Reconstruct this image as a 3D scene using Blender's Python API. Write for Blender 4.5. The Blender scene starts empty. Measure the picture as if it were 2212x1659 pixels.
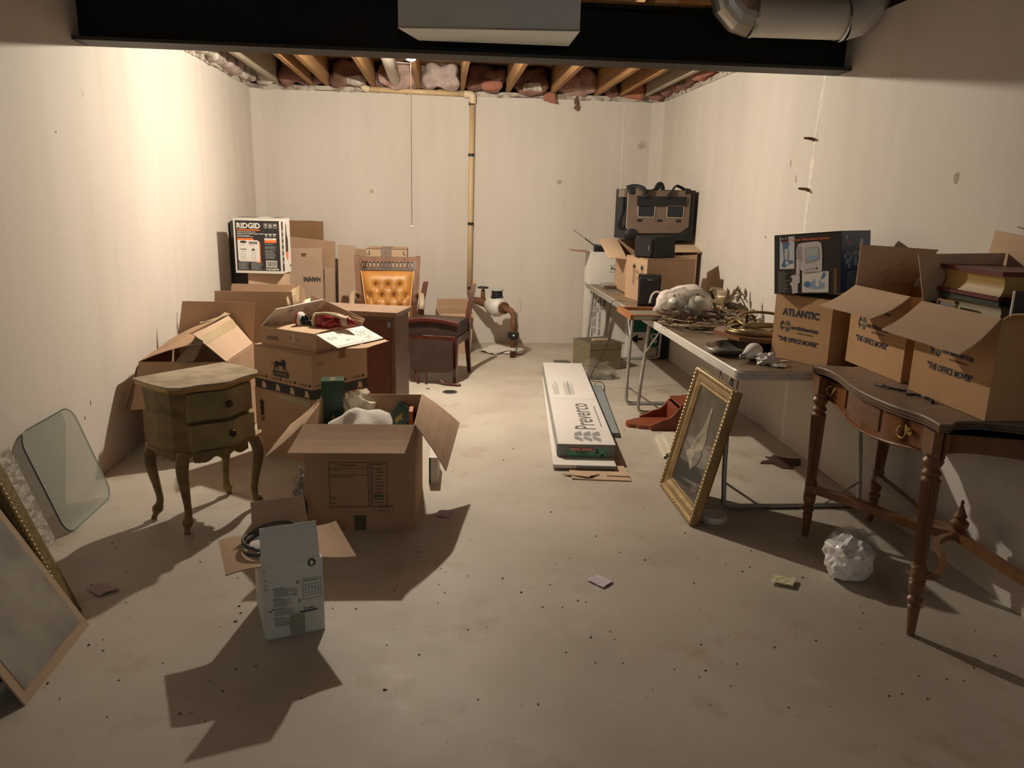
import bpy, bmesh, math, random
from mathutils import Vector, Matrix
PI = math.pi
S = bpy.context.scene
C = S.collection
random.seed(7)

# ---------------------------------------------------------------- camera
def cam_setup():
    f, yaw, pitch, roll, h = 1660.0, -0.092961, 0.238879, 0.024036, 1.53
    cy, sy, cp, sp = math.cos(yaw), math.sin(yaw), math.cos(pitch), math.sin(pitch)
    fw = Vector((-sy*cp, cy*cp, -sp)); r = Vector((cy, sy, 0)); u = r.cross(fw)
    cr, sr = math.cos(roll), math.sin(roll)
    r2 = r*cr + u*sr; u2 = u*cr - r*sr
    cd = bpy.data.cameras.new('camera'); co = bpy.data.objects.new('camera', cd); C.objects.link(co)
    cd.sensor_fit = 'HORIZONTAL'; cd.sensor_width = 36.0; cd.lens = f/2212*36.0
    cd.clip_start = 0.05; cd.clip_end = 60
    co.matrix_world = Matrix(((r2.x, u2.x, -fw.x, 0), (r2.y, u2.y, -fw.y, 0), (r2.z, u2.z, -fw.z, h), (0, 0, 0, 1)))
    S.camera = co
cam_setup()

# ---------------------------------------------------------------- world, light, exposure
BULB = Vector((-0.213, 5.52, 2.412))
BULB_STRENGTH = 6950.0
BULB_COL = (1.0, 0.90, 0.722)
w = bpy.data.worlds.new('world'); S.world = w; w.use_nodes = True
w.node_tree.nodes['Background'].inputs[0].default_value = (0.02, 0.018, 0.015, 1)
w.node_tree.nodes['Background'].inputs[1].default_value = 0.1
S.view_settings.view_transform = 'Standard'; S.view_settings.look = 'None'
S.view_settings.gamma = 1.0; S.view_settings.exposure = 0.0
S.view_settings.use_curve_mapping = False
S.cycles.max_bounces = 8; S.cycles.diffuse_bounces = 6; S.cycles.transparent_max_bounces = 8
S.cycles.caustics_reflective = False; S.cycles.caustics_refractive = False

XL, XR, YB, YF, HT = -1.852, 2.232, 8.137, -3.2, 2.497

# ---------------------------------------------------------------- materials
_m = {}
def mat(name, col, rough=.7, metal=0.0, col2=None, vs=4.0, vd=3, stretch=(1, 1, 1), contrast=(.35, .65), bump=0.0, bs=60.0,
        bstretch=None, spec=.5, coat=0.0, trans=0.0, alpha=1.0, ior=1.45, emit=None, es=0.0, sheen=0.0):
    if name in _m: return _m[name]
    m = bpy.data.materials.new(name); m.use_nodes = True
    nt = m.node_tree; n = nt.nodes; L = nt.links
    b = n['Principled BSDF']
    b.inputs['Roughness'].default_value = rough; b.inputs['Metallic'].default_value = metal
    b.inputs['Specular IOR Level'].default_value = spec; b.inputs['Coat Weight'].default_value = coat
    b.inputs['Transmission Weight'].default_value = trans; b.inputs['Alpha'].default_value = alpha
    b.inputs['IOR'].default_value = ior; b.inputs['Base Color'].default_value = (*col, 1)
    if sheen: b.inputs['Sheen Weight'].default_value = sheen
    if emit:
        b.inputs['Emission Color'].default_value = (*emit, 1); b.inputs['Emission Strength'].default_value = es
    tc = n.new('ShaderNodeTexCoord')
    if col2:
        mp = n.new('ShaderNodeMapping'); mp.inputs['Scale'].default_value = stretch
        L.new(tc.outputs['Object'], mp.inputs[0])
        ns = n.new('ShaderNodeTexNoise'); ns.inputs['Scale'].default_value = vs; ns.inputs['Detail'].default_value = vd
        L.new(mp.outputs[0], ns.inputs['Vector'])
        cr = n.new('ShaderNodeValToRGB'); cr.color_ramp.elements[0].position = contrast[0]; cr.color_ramp.elements[1].position = contrast[1]
        cr.color_ramp.elements[0].color = (*col, 1); cr.color_ramp.elements[1].color = (*col2, 1)
        L.new(ns.outputs['Fac'], cr.inputs[0]); L.new(cr.outputs[0], b.inputs['Base Color'])
    if bump:
        mp2 = n.new('ShaderNodeMapping'); mp2.inputs['Scale'].default_value = bstretch or stretch
        L.new(tc.outputs['Object'], mp2.inputs[0])
        n2 = n.new('ShaderNodeTexNoise'); n2.inputs['Scale'].default_value = bs; n2.inputs['Detail'].default_value = 4
        L.new(mp2.outputs[0], n2.inputs['Vector'])
        bp = n.new('ShaderNodeBump'); bp.inputs['Strength'].default_value = bump; bp.inputs['Distance'].default_value = .01
        L.new(n2.outputs['Fac'], bp.inputs['Height']); L.new(bp.outputs[0], b.inputs['Normal'])
    _m[name] = m; return m

CB = mat('cardboard', (.42, .275, .175), .85, col2=(.48, .32, .21), vs=3, bump=.12, bs=40, bstretch=(12, 1, 1), spec=.2)
CBP = mat('cardboard_pinkish', (.50, .355, .255), .85, col2=(.55, .395, .29), vs=3, bump=.15, bs=30, bstretch=(12, 1, 1), spec=.2)
CBD = mat('cardboard_dark', (.33, .205, .125), .85, col2=(.38, .24, .15), vs=3, bump=.12, bs=40, spec=.2)
CBL = mat('cardboard_light', (.56, .40, .27), .85, col2=(.60, .43, .30), vs=3, bump=.12, bs=40, spec=.2)
TAPE = mat('packing_tape', (.42, .32, .19), .35, col2=(.48, .37, .24), vs=8, spec=.6)
INK = mat('black_ink', (.02, .02, .022), .7)
INKB = mat('faded_brown_ink', (.16, .085, .04), .8)
INKN = mat('navy_ink', (.028, .028, .05), .7)
INKG = mat('green_ink', (.02, .12, .06), .7)
RED = mat('red_ink', (.55, .04, .04), .6)
ORANGE = mat('orange_ink', (.85, .2, .05), .5)
WHITE = mat('white_print', (.78, .76, .72), .55)
GREYP = mat('grey_print', (.30, .30, .30), .6)
BLACKP = mat('black_print', (.028, .026, .026), .4)
WCARD = mat('white_card', (.74, .70, .66), .6, col2=(.70, .665, .62), vs=2)
WALL = None
def wall_mat():
    m = bpy.data.materials.new('painted_concrete_wall'); m.use_nodes = True; nt = m.node_tree; n = nt.nodes; L = nt.links
    b = n['Principled BSDF']; b.inputs['Roughness'].default_value = .8; b.inputs['Specular IOR Level'].default_value = .25
    tc = n.new('ShaderNodeTexCoord')
    def noise(scale, st, det=4):
        mp = n.new('ShaderNodeMapping'); mp.inputs['Scale'].default_value = st; L.new(tc.outputs['Object'], mp.inputs[0])
        x = n.new('ShaderNodeTexNoise'); x.inputs['Scale'].default_value = scale; x.inputs['Detail'].default_value = det
        L.new(mp.outputs[0], x.inputs['Vector']); return x
    a = noise(.9, (1, 1, .35)); s = noise(7, (1, 1, .06), 3); g = noise(110, (1, 1, .5), 3); d = noise(2.2, (1, 1, 1), 8)
    r = n.new('ShaderNodeValToRGB'); r.color_ramp.elements[0].color = (.61, .56, .51, 1); r.color_ramp.elements[1].color = (.70, .65, .60, 1)
    r.color_ramp.elements[0].position = .3; r.color_ramp.elements[1].position = .6
    L.new(a.outputs['Fac'], r.inputs[0])
    r2 = n.new('ShaderNodeValToRGB'); r2.color_ramp.elements[0].color = (.965, .958, .945, 1); r2.color_ramp.elements[1].color = (1, 1, 1, 1)
    r2.color_ramp.elements[0].position = .33; r2.color_ramp.elements[1].position = .55
    L.new(s.outputs['Fac'], r2.inputs[0])
    mx = n.new('ShaderNodeMix'); mx.data_type = 'RGBA'; mx.blend_type = 'MULTIPLY'; mx.inputs[0].default_value = 1
    L.new(r.outputs[0], mx.inputs[6]); L.new(r2.outputs[0], mx.inputs[7])
    r3 = n.new('ShaderNodeValToRGB'); r3.color_ramp.elements[0].color = (.55, .5, .44, 1); r3.color_ramp.elements[1].color = (1, 1, 1, 1)
    r3.color_ramp.elements[0].position = .22; r3.color_ramp.elements[1].position = .27
    L.new(d.outputs['Fac'], r3.inputs[0])
    mx2 = n.new('ShaderNodeMix'); mx2.data_type = 'RGBA'; mx2.blend_type = 'MULTIPLY'; mx2.inputs[0].default_value = .8
    L.new(mx.outputs[2], mx2.inputs[6]); L.new(r3.outputs[0], mx2.inputs[7])
    L.new(mx2.outputs[2], b.inputs['Base Color'])
    bp = n.new('ShaderNodeBump'); bp.inputs['Strength'].default_value = .22; bp.inputs['Distance'].default_value = .006
    ad = n.new('ShaderNodeMath'); ad.operation = 'ADD'; L.new(g.outputs['Fac'], ad.inputs[0]); L.new(d.outputs['Fac'], ad.inputs[1])
    L.new(ad.outputs[0], bp.inputs['Height']); L.new(bp.outputs[0], b.inputs['Normal'])
    return m
WALL = wall_mat()
def floor_mat():
    m = bpy.data.materials.new('bare_concrete_floor'); m.use_nodes = True; nt = m.node_tree; n = nt.nodes; L = nt.links
    b = n['Principled BSDF']; b.inputs['Specular IOR Level'].default_value = .75
    tc = n.new('ShaderNodeTexCoord')
    def noise(scale, det=4, rough=.5):
        x = n.new('ShaderNodeTexNoise'); x.inputs['Scale'].default_value = scale; x.inputs['Detail'].default_value = det
        x.inputs['Roughness'].default_value = rough; L.new(tc.outputs['Object'], x.inputs['Vector']); return x
    def ramp(src, p0, c0, p1, c1):
        r = n.new('ShaderNodeValToRGB'); e = r.color_ramp.elements; e[0].position = p0; e[0].color = (*c0, 1); e[1].position = p1; e[1].color = (*c1, 1)
        L.new(src, r.inputs[0]); return r
    def mul(a, bb, f=1.0):
        x = n.new('ShaderNodeMix'); x.data_type = 'RGBA'; x.blend_type = 'MULTIPLY'; x.inputs[0].default_value = f
        L.new(a, x.inputs[6]); L.new(bb, x.inputs[7]); return x.outputs[2]
    a = noise(1.6, 5); base = ramp(a.outputs['Fac'], .32, (.40, .345, .285), .62, (.50, .45, .385))
    s = noise(3.1, 7, .62); st = ramp(s.outputs['Fac'], .56, (1, 1, 1), .72, (.72, .60, .46))
    c = noise(2.6, 9, .7); lt = ramp(c.outputs['Fac'], .32, (1.16, 1.17, 1.20), .40, (1, 1, 1))
    sp = noise(42, 2); spk = ramp(sp.outputs['Fac'], .25, (.60, .50, .40), .285, (1, 1, 1))
    o = mul(mul(mul(base.outputs[0], st.outputs[0], .8), lt.outputs[0], .9), spk.outputs[0], .8)
    L.new(o, b.inputs['Base Color'])
    bp = n.new('ShaderNodeBump'); bp.inputs['Strength'].default_value = .25; bp.inputs['Distance'].default_value = .004
    g = noise(14, 8, .7); L.new(g.outputs['Fac'], bp.inputs['Height']); L.new(bp.outputs[0], b.inputs['Normal'])
    rr = n.new('ShaderNodeMapRange'); rr.inputs[3].default_value = .46; rr.inputs[4].default_value = .70
    L.new(c.outputs['Fac'], rr.inputs[0]); L.new(rr.outputs[0], b.inputs['Roughness'])
    return m
FLOOR = floor_mat()

# ---------------------------------------------------------------- builders
def V(*a): return Vector(a)
class B:
    def __init__(s): s.b = bmesh.new()
    def face(s, pts):
        try: return s.b.faces.new([s.b.verts.new(p) for p in pts])
        except ValueError: return None
    def box(s, x0, x1, y0, y1, z0, z1, M=None):
        p = [V(x, y, z) for z in (z0, z1) for y in (y0, y1) for x in (x0, x1)]
        return s.hexa(p, M)
    def hexa(s, p, M=None):
        p = [Vector(q) for q in p]
        if M: p = [M @ q for q in p]
        v = [s.b.verts.new(q) for q in p]
        for f in ((0, 2, 3, 1), (4, 5, 7, 6), (0, 1, 5, 4), (1, 3, 7, 5), (3, 2, 6, 7), (2, 0, 4, 6)): s.b.faces.new([v[i] for i in f])
        return s
    def plate(s, pts, t, sub=1, bow=0.0, jag=0.0):
        # thick sheet from 4 corners a,b,c,d (a-b hinge)
        a, b, c, d = [Vector(q) for q in pts]; n = (b-a).cross(d-a)
        if n.length < 1e-9: n = V(0, 0, 1)
        n.normalize(); N = max(1, sub); top = []; bot = []
        for j in range(N+1):
            fv = j/N; rt = []; rb = []
            for i in range(N+1):
                fu = i/N; q = (a*(1-fu)+b*fu)*(1-fv) + (d*(1-fu)+c*fu)*fv + n*(bow*math.sin(PI*fv))
                if jag and (j == N or i in (0, N)): q = q + V(random.uniform(-jag, jag), random.uniform(-jag, jag), random.uniform(-jag, jag))
                rt.append(s.b.verts.new(q+n*t/2)); rb.append(s.b.verts.new(q-n*t/2))
            top.append(rt); bot.append(rb)
        for j in range(N):
            for i in range(N):
                s.b.faces.new((top[j][i], top[j][i+1], top[j+1][i+1], top[j+1][i]))
                s.b.faces.new((bot[j][i], bot[j+1][i], bot[j+1][i+1], bot[j][i+1]))
        for k in range(N):
            s.b.faces.new((top[0][k], bot[0][k], bot[0][k+1], top[0][k+1])); s.b.faces.new((top[N][k+1], bot[N][k+1], bot[N][k], top[N][k]))
            s.b.faces.new((top[k+1][0], bot[k+1][0], bot[k][0], top[k][0])); s.b.faces.new((top[k][N], bot[k][N], bot[k+1][N], top[k+1][N]))
        return s
    def prism(s, poly, z0, z1, M=None, cap=True):
        lo = [V(x, y, z0) for x, y in poly]; hi = [V(x, y, z1) for x, y in poly]
        if M: lo = [M @ q for q in lo]; hi = [M @ q for q in hi]
        lo = [s.b.verts.new(q) for q in lo]; hi = [s.b.verts.new(q) for q in hi]; n = len(poly)
        for i in range(n): s.b.faces.new((lo[i], lo[(i+1) % n], hi[(i+1) % n], hi[i]))
        if cap: s.b.faces.new(lo[::-1]); s.b.faces.new(hi)
        return s
    def loft(s, rings, cap=True, closed=False):
        rs = [[s.b.verts.new(q) for q in r] for r in rings]; n = len(rs[0]); K = len(rs)
        for k in range(K if closed else K-1):
            A, D = rs[k], rs[(k+1) % K]
            for i in range(n):
                try: s.b.faces.new((A[i], A[(i+1) % n], D[(i+1) % n], D[i]))
                except ValueError: pass
        if cap and not closed: s.b.faces.new(rs[0][::-1]); s.b.faces.new(rs[-1])
        return s
    def tube(s, pts, r, seg=10, closed=False, flat=1.0):
        pts = [Vector(p) for p in pts]; n = len(pts); rad = r if isinstance(r, (list, tuple)) else [r]*n
        rings = []; up = None
        for i, p in enumerate(pts):
            if closed: t = pts[(i+1) % n]-pts[i-1]
            else: t = pts[min(i+1, n-1)]-pts[max(i-1, 0)]
            t.normalize()
            if up is None:
                up = V(0, 0, 1) if abs(t.z) < .9 else V(0, 1, 0)
            a = t.cross(up)
            if a.length < 1e-4: a = t.cross(V(1, 0, 0))
            a.normalize(); bb = a.cross(t).normalized(); up = bb
            rings.append([p + a*(rad[i]*math.cos(2*PI*k/seg)) + bb*(rad[i]*flat*math.sin(2*PI*k/seg)) for k in range(seg)])
        return s.loft(rings, True, closed)
    def lathe(s, prof, c=(0, 0, 0), seg=20, M=None, flute=None):
        rings = []
        for (r, z) in prof:
            ring = []
            for k in range(seg):
                a = 2*PI*k/seg; rr = r
                if flute and flute[0] <= z <= flute[1]: rr = r*(1 - (.22 if k % 2 else 0))
                q = V(rr*math.cos(a), rr*math.sin(a), z) + Vector(c)
                ring.append(M @ q if M else q)
            rings.append(ring)
        return s.loft(rings, True)
    def ball(s, c, r, seg=12, M=None, sc=(1, 1, 1)):
        mm = Matrix.Translation(Vector(c)) @ Matrix.Diagonal((r*sc[0], r*sc[1], r*sc[2], 1))
        if M: mm = M @ mm
        bmesh.ops.create_uvsphere(s.b, u_segments=seg, v_segments=max(6, seg//2+2), radius=1, matrix=mm); return s
    def jitter(s, a, seed=1):
        rnd = random.Random(seed)
        for v in s.b.verts: v.co += V(rnd.uniform(-a, a), rnd.uniform(-a, a), rnd.uniform(-a, a))
        return s
    def xf(s, M):
        bmesh.ops.transform(s.b, matrix=M, verts=s.b.verts[:]); return s
    def make(s, name, m, parent=None, bevel=0, smooth=False, label=None, sub=0):
        if bevel:
            bmesh.ops.bevel(s.b, geom=[e for e in s.b.edges if len(e.link_faces) == 2 and e.calc_face_angle(0) > .5], offset=bevel, segments=2, affect='EDGES', clamp_overlap=True)
        bmesh.ops.recalc_face_normals(s.b, faces=s.b.faces[:])
        me = bpy.data.meshes.new(name); s.b.to_mesh(me); s.b.free()
        me.materials.append(m)
        if smooth:
            for p in me.polygons: p.use_smooth = True
        o = bpy.data.objects.new(name, me); C.objects.link(o)
        if parent: o.parent = parent
        if sub:
            md = o.modifiers.new('sub', 'SUBSURF'); md.levels = sub; md.render_levels = sub
        if label: o['label'] = label
        return o
def smooth_by_angle(o, ang=.7):
    me = o.data
    for p in me.polygons: p.use_smooth = True
    bm = bmesh.new(); bm.from_mesh(me)
    for e in bm.edges:
        if len(e.link_faces) == 2 and e.calc_face_angle(0) > ang: e.smooth = False
    bm.to_mesh(me); bm.free(); return o
def thing(name, label, cat, loc=(0, 0, 0), rz=0.0, group=None):
    o = bpy.data.objects.new(name, None); C.objects.link(o); o.location = loc; o.rotation_euler = (0, 0, rz)
    o.empty_display_size = .1; o['label'] = label; o['category'] = cat
    if group: o['group'] = group
    return o
def tag(o, label, cat, group=None, kind=None):
    o['label'] = label; o['category'] = cat
    if group: o['group'] = group
    if kind: o['kind'] = kind
    return o
def struct(o): o['kind'] = 'structure'; return o
def RT(o):
    return Matrix.Translation(o.location) @ o.rotation_euler.to_matrix().to_4x4()
def loc(o, p): return RT(o).inverted() @ Vector(p)
def rnd2(cx, cy, w_, h_, r, k=5):
    pts = []
    for (sx, sy, a0) in ((1, 1, 0), (-1, 1, 90), (-1, -1, 180), (1, -1, 270)):
        for i in range(k+1):
            a = math.radians(a0 + 90*i/k); pts.append((cx+sx*(w_/2-r)+r*math.cos(a), cy+sy*(h_/2-r)+r*math.sin(a)))
    return pts
def bez(p, n=10):
    # Catmull-Rom through points
    p = [Vector(q) for q in p]; out = []
    for i in range(len(p)-1):
        a, b, c, d = p[max(i-1, 0)], p[i], p[i+1], p[min(i+2, len(p)-1)]
        for k in range(n):
            t = k/n; out.append(.5*((2*b)+(c-a)*t+(2*a-5*b+4*c-d)*t*t+(3*b-a-3*c+d)*t**3))
    out.append(p[-1]); return out

def txt_mesh(s, bold=0.0):
    cu = bpy.data.curves.new('t', 'FONT'); cu.body = s; cu.size = 1.0; cu.offset = bold; cu.resolution_u = 2
    ob = bpy.data.objects.new('t', cu); C.objects.link(ob)
    dg = bpy.context.evaluated_depsgraph_get(); me = bpy.data.meshes.new_from_object(ob.evaluated_get(dg))
    bpy.data.objects.remove(ob); bpy.data.curves.remove(cu); return me
class Decal:
    """printing on a flat face: origin O, axes X (right) and Y (up) in the parent's frame"""
    def __init__(s, parent, O, X, Y, lift=.0012):
        s.p = parent; s.O = Vector(O); s.X = Vector(X).normalized(); s.Y = Vector(Y).normalized()
        s.N = s.X.cross(s.Y).normalized(); s.bm = {}; s.lift = lift; s.lv = 0
    def pt(s, x, y): return s.O + s.X*x + s.Y*y + s.N*(s.lift + .0004*s.lv)
    def _b(s, m):
        k = m.name
        if k not in s.bm: s.bm[k] = (bmesh.new(), m)
        return s.bm[k][0]
    def poly(s, m, pts, lv=None):
        if lv is not None: s.lv = lv
        b = s._b(m); 
        try: b.faces.new([b.verts.new(s.pt(x, y)) for x, y in pts])
        except ValueError: pass
        return s
    def rect(s, m, x0, y0, x1, y1, lv=None): return s.poly(m, [(x0, y0), (x1, y0), (x1, y1), (x0, y1)], lv)
    def ell(s, m, cx, cy, rx, ry, n=18, lv=None, a0=0, a1=360, rot=0):
        pts = []
        for k in range(n):
            a = math.radians(a0+(a1-a0)*k/(n if a1-a0 == 360 else n-1)); x = rx*math.cos(a); y = ry*math.sin(a); c, d = math.cos(rot), math.sin(rot)
            pts.append((cx+x*c-y*d, cy+x*d+y*c))
        return s.poly(m, pts, lv)
    def line(s, m, x0, y0, x1, y1, t, lv=None):
        d = Vector((x1-x0, y1-y0)); 
        if d.length == 0: return s
        d.normalize(); nx, ny = -d.y*t/2, d.x*t/2
        return s.poly(m, [(x0-nx, y0-ny), (x1-nx, y1-ny), (x1+nx, y1+ny), (x0+nx, y0+ny)], lv)
    def frame(s, m, x0, y0, x1, y1, t, lv=None):
        s.rect(m, x0, y0, x1, y0+t, lv); s.rect(m, x0, y1-t, x1, y1, lv); s.rect(m, x0, y0, x0+t, y1, lv); s.rect(m, x1-t, y0, x1, y1, lv); return s
    def star(s, m, cx, cy, r, t, rot=0, lv=None):
        p = [(cx+(r if k % 2 == 0 else r*.45)*math.cos(rot+k*PI/5), cy+(r if k % 2 == 0 else r*.45)*math.sin(rot+k*PI/5)) for k in range(10)]
        for k in range(10): s.line(m, *p[k], *p[(k+1) % 10], t, lv)
        return s
    def text(s, m, st, x, y, h, w=None, bold=.0, lv=None, rot=0.0, anchor='l'):
        if lv is not None: s.lv = lv
        me = txt_mesh(st, bold)
        xs = [v.co.x for v in me.vertices] or [0]; wid = max(xs)-min(xs); x0 = min(xs); sx = h/.72
        kx = sx if w is None else w/max(wid, 1e-6)
        off = 0 if anchor == 'l' else (-wid*kx/2 if anchor == 'c' else -wid*kx)
        b = s._b(m); vs = []
        c, d = math.cos(rot), math.sin(rot)
        for v in me.vertices:
            px = (v.co.x-x0)*kx+off; py = v.co.y*sx
            vs.append(b.verts.new(s.pt(x+px*c-py*d, y+px*d+py*c)))
        for p in me.polygons:
            try: b.faces.new([vs[i] for i in p.vertices])
            except ValueError: pass
        bpy.data.meshes.remove(me); return s
    def lines(s, m, x0, y0, w_, n, dy, t, lv=None, seed=0, ragged=.35):
        r = random.Random(seed)
        for k in range(n):
            x = x0; end = x0 + w_*(1-ragged*r.random())
            while x < end:
                l = r.uniform(.04, .13)*w_; l = min(l, end-x); s.rect(m, x, y0-k*dy-t, x+l, y0-k*dy, lv); x += l + .018*w_
        return s
    def done(s, name='printing'):
        for k, (b, m) in s.bm.items():
            me = bpy.data.meshes.new(name); b.to_mesh(me); b.free(); me.materials.append(m)
            o = bpy.data.objects.new(name, me); C.objects.link(o); o.parent = s.p
        s.bm = {}
FACE = {'F': (V(1, 0, 0), V(0, -1, 0)), 'B': (V(-1, 0, 0), V(0, 1, 0)), 'L': (V(0, -1, 0), V(-1, 0, 0)), 'R': (V(0, 1, 0), V(1, 0, 0))}
def face_decal(root, w_, d_, side, z0=0, x=0):
    X, N = FACE[side]; dist = d_/2 if side in 'FB' else w_/2
    return Decal(root, N*dist + V(0, 0, z0) + X*x, X, V(0, 0, 1))

T = .005
def carton(name, label, cat, pos, rz, w_, d_, h_, m=CB, flaps=None, closed=False, group=None, skew=(0, 0), fill=None, fm=None, sub=4, jag=.0006):
    """cardboard box, front face is -y; flaps {side: (angle from upright, + outward, length)}"""
    t = thing(name, label, cat, pos, rz, group)
    b = B(); kx, ky = skew
    def P(x, y, z): return V(x+kx*z/h_, y+ky*z/h_, z)
    a, c = w_/2, d_/2
    def slab(x0, x1, y0, y1, z0, z1): b.hexa([P(x, y, z) for z in (z0, z1) for y in (y0, y1) for x in (x0, x1)])
    slab(-a, a, -c, c, 0, T)
    slab(-a, a, -c, -c+T, T, h_); slab(-a, a, c-T, c, T, h_); slab(-a, -a+T, -c+T, c-T, T, h_); slab(a-T, a, -c+T, c-T, T, h_)
    if closed: slab(-a, a, -c, c, h_-T, h_+.001)
    b.make('body', m, t)
    for s_, (ang, ln) in (flaps or {}).items():
        X, N = FACE[s_]; half = a if s_ in 'FB' else c; dist = c if s_ in 'FB' else a
        n = N; th = math.radians(ang); d = V(0, 0, 1)*math.cos(th) + n*math.sin(th)
        hinge = n*dist + V(kx, ky, h_)
        p0 = hinge - X*(half-.002); p1 = hinge + X*(half-.002); tp = .012
        b2 = B(); b2.plate([p0, p1, p1+d*ln-X*tp, p0+d*ln+X*tp], T*.8, sub, bow=.006 if abs(ang) > 20 else .002, jag=jag)
        b2.make('flap', fm or m, t)
    return t
def free_flap(root, pts, m, t=.004, bow=.004, sub=4, name='flap'):
    b = B(); b.plate([loc(root, p) for p in pts], t, sub, bow, .0005); return b.make(name, m, root)

# ================================================================ the room
def slab_obj(name, x0, x1, y0, y1, z0, z1, m): return struct(B().box(x0, x1, y0, y1, z0, z1).make(name, m))
slab_obj('floor', XL-.2, XR+.2, YF-.2, YB+.2, -.12, 0, FLOOR)
slab_obj('wall_left', XL-.2, XL, YF-.2, YB+.2, 0, HT, WALL)
slab_obj('wall_right', XR, XR+.2, YF-.2, YB+.2, 0, HT, WALL)
slab_obj('wall_back', XL, XR, YB, YB+.2, 0, HT, WALL)
slab_obj('wall_front', XL, XR, YF-.2, YF, 0, HT+.3, WALL)
OSB = mat('plywood_deck', (.30, .18, .09), .8, col2=(.38, .24, .13), vs=6, stretch=(1, 5, 1))
slab_obj('ceiling', XL-.2, XR+.2, YF-.2, YB+.2, 2.785, 2.83, OSB)
JW = mat('joist_lumber', (.29, .15, .055), .85, col2=(.37, .20, .08), vs=5, stretch=(6, .4, 6), bump=.1, bs=20, bstretch=(6, .4, 6))
SILLM = mat('sill_sealer_white', (.55, .50, .45), .7, col2=(.28, .22, .18), vs=14, contrast=(.45, .6), bump=.5, bs=25)
def sill(name, x0, x1, y0, y1):
    b = B(); n = 60; L = max(x1-x0, y1-y0); r = random.Random(hash(name) % 99 if False else len(name)); alongx = (x1-x0) > (y1-y0)
    rings = []
    for i in range(n+1):
        f = i/n; dz = r.uniform(-.012, .010); dy = r.uniform(-.006, .010)
        if alongx:
            x = x0+f*(x1-x0); ring = [(x, y0-dy, HT+dz), (x, y1, HT-.0), (x, y1, HT+.045), (x, y0+dy, HT+.045)]
        else:
            y = y0+f*(y1-y0); ring = [(x0-dy, y, HT-(dz if x0 < 0 else -dz)*0), (x1+dy, y, HT+dz), (x1, y, HT+.045), (x0, y, HT+.045)]
        rings.append([Vector(q) for q in ring])
    b.loft(rings); return struct(b.make(name, SILLM))
sill('trim_1', XL, XR, YB-.012, YB+.14)
sill('trim_2', XL-.12, XL+.012, 4.6, YB)
sill('trim_3', XR-.012, XR+.12, 4.6, YB)
slab_obj('trim_4', XL-.2, XR+.2, YB+.15, YB+.2, HT, 2.785, OSB)
slab_obj('trim_5', XL-.2, XL-.15, YF, YB+.15, HT, 2.785, OSB)
slab_obj('trim_6', XR+.15, XR+.2, YF, YB+.15, HT, 2.785, OSB)
# corner fillets and wall joints
def corner(name, x, y, sx, w_):
    b = B(); b.prism([(x, y), (x-sx*w_, y), (x, y-w_*1.0)] if sx > 0 else [(x, y), (x, y-w_), (x+w_, y)], 0, HT-.002); return struct(b.make(name, WALL))
corner('trim_7', XR+.001, YB+.001, 1, .11); corner('trim_8', XL-.001, YB+.001, -1, .09)
PLA = mat('plaster_joint', (.84, .80, .74), .85, col2=(.72, .67, .60), vs=22, bump=.5, bs=30)
def joint(name, pts, w_, axis):
    b = B(); r = random.Random(3); rings = []
    P_ = bez(pts, 14)
    for p in P_:
        a = w_*r.uniform(.6, 1.15); h_ = w_*.07
        if axis == 'x': ring = [(p.x+.002, p.y-a/2, p.z), (p.x+.002, p.y+a/2, p.z), (p.x-h_, p.y+a*.2, p.z), (p.x-h_, p.y-a*.25, p.z)]
        else: ring = [(p.x-a/2, p.y+.002, p.z), (p.x+a/2, p.y+.002, p.z), (p.x+a*.2, p.y-h_, p.z), (p.x-a*.25, p.y-h_, p.z)]
        rings.append([Vector(q) for q in ring])
    b.loft(rings); return struct(b.make(name, PLA))
joint('trim_9', [(XR, 4.66, .0), (XR, 4.68, .7), (XR, 4.67, 1.5), (XR, 4.66, 1.95), (XR, 4.62, 2.25), (XR, 4.57, HT-.01)], .062, 'x')
joint('trim_10', [(1.84, YB, .0), (1.845, YB, 1.2), (1.84, YB, HT-.01)], .02, 'y')
RUST = mat('rusty_iron', (.13, .06, .035), .8, .3, col2=(.27, .13, .07), vs=30, bump=.4, bs=80)
for k, (y, z) in enumerate(((4.668, 1.911), (4.668, 1.617))):
    b = B(); b.tube([(XR+.005, y+.004, z-.01), (XR-.02, y, z), (XR-.075, y-.012, z+.003)], [.011, .010, .006], 8)
    tag(b.make('form_tie', RUST, smooth=True), ['upper rusty metal stub sticking out of the right wall joint', 'lower rusty metal stub sticking out of the right wall joint'][k], 'wall tie')
b = B(); b.tube(bez([(XL+.004, 5.52, .69), (XL+.006, 5.50, .6), (XL+.012, 5.49, .50), (XL+.02, 5.47, .40)], 4), [.0015]*4+[.003]*4+[.0045]*5, 6)
tag(b.make('wire', mat('dark_wire', (.06, .035, .03), .6)), 'thin dark wire rising up the left wall behind the boxes', 'wire')
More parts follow.
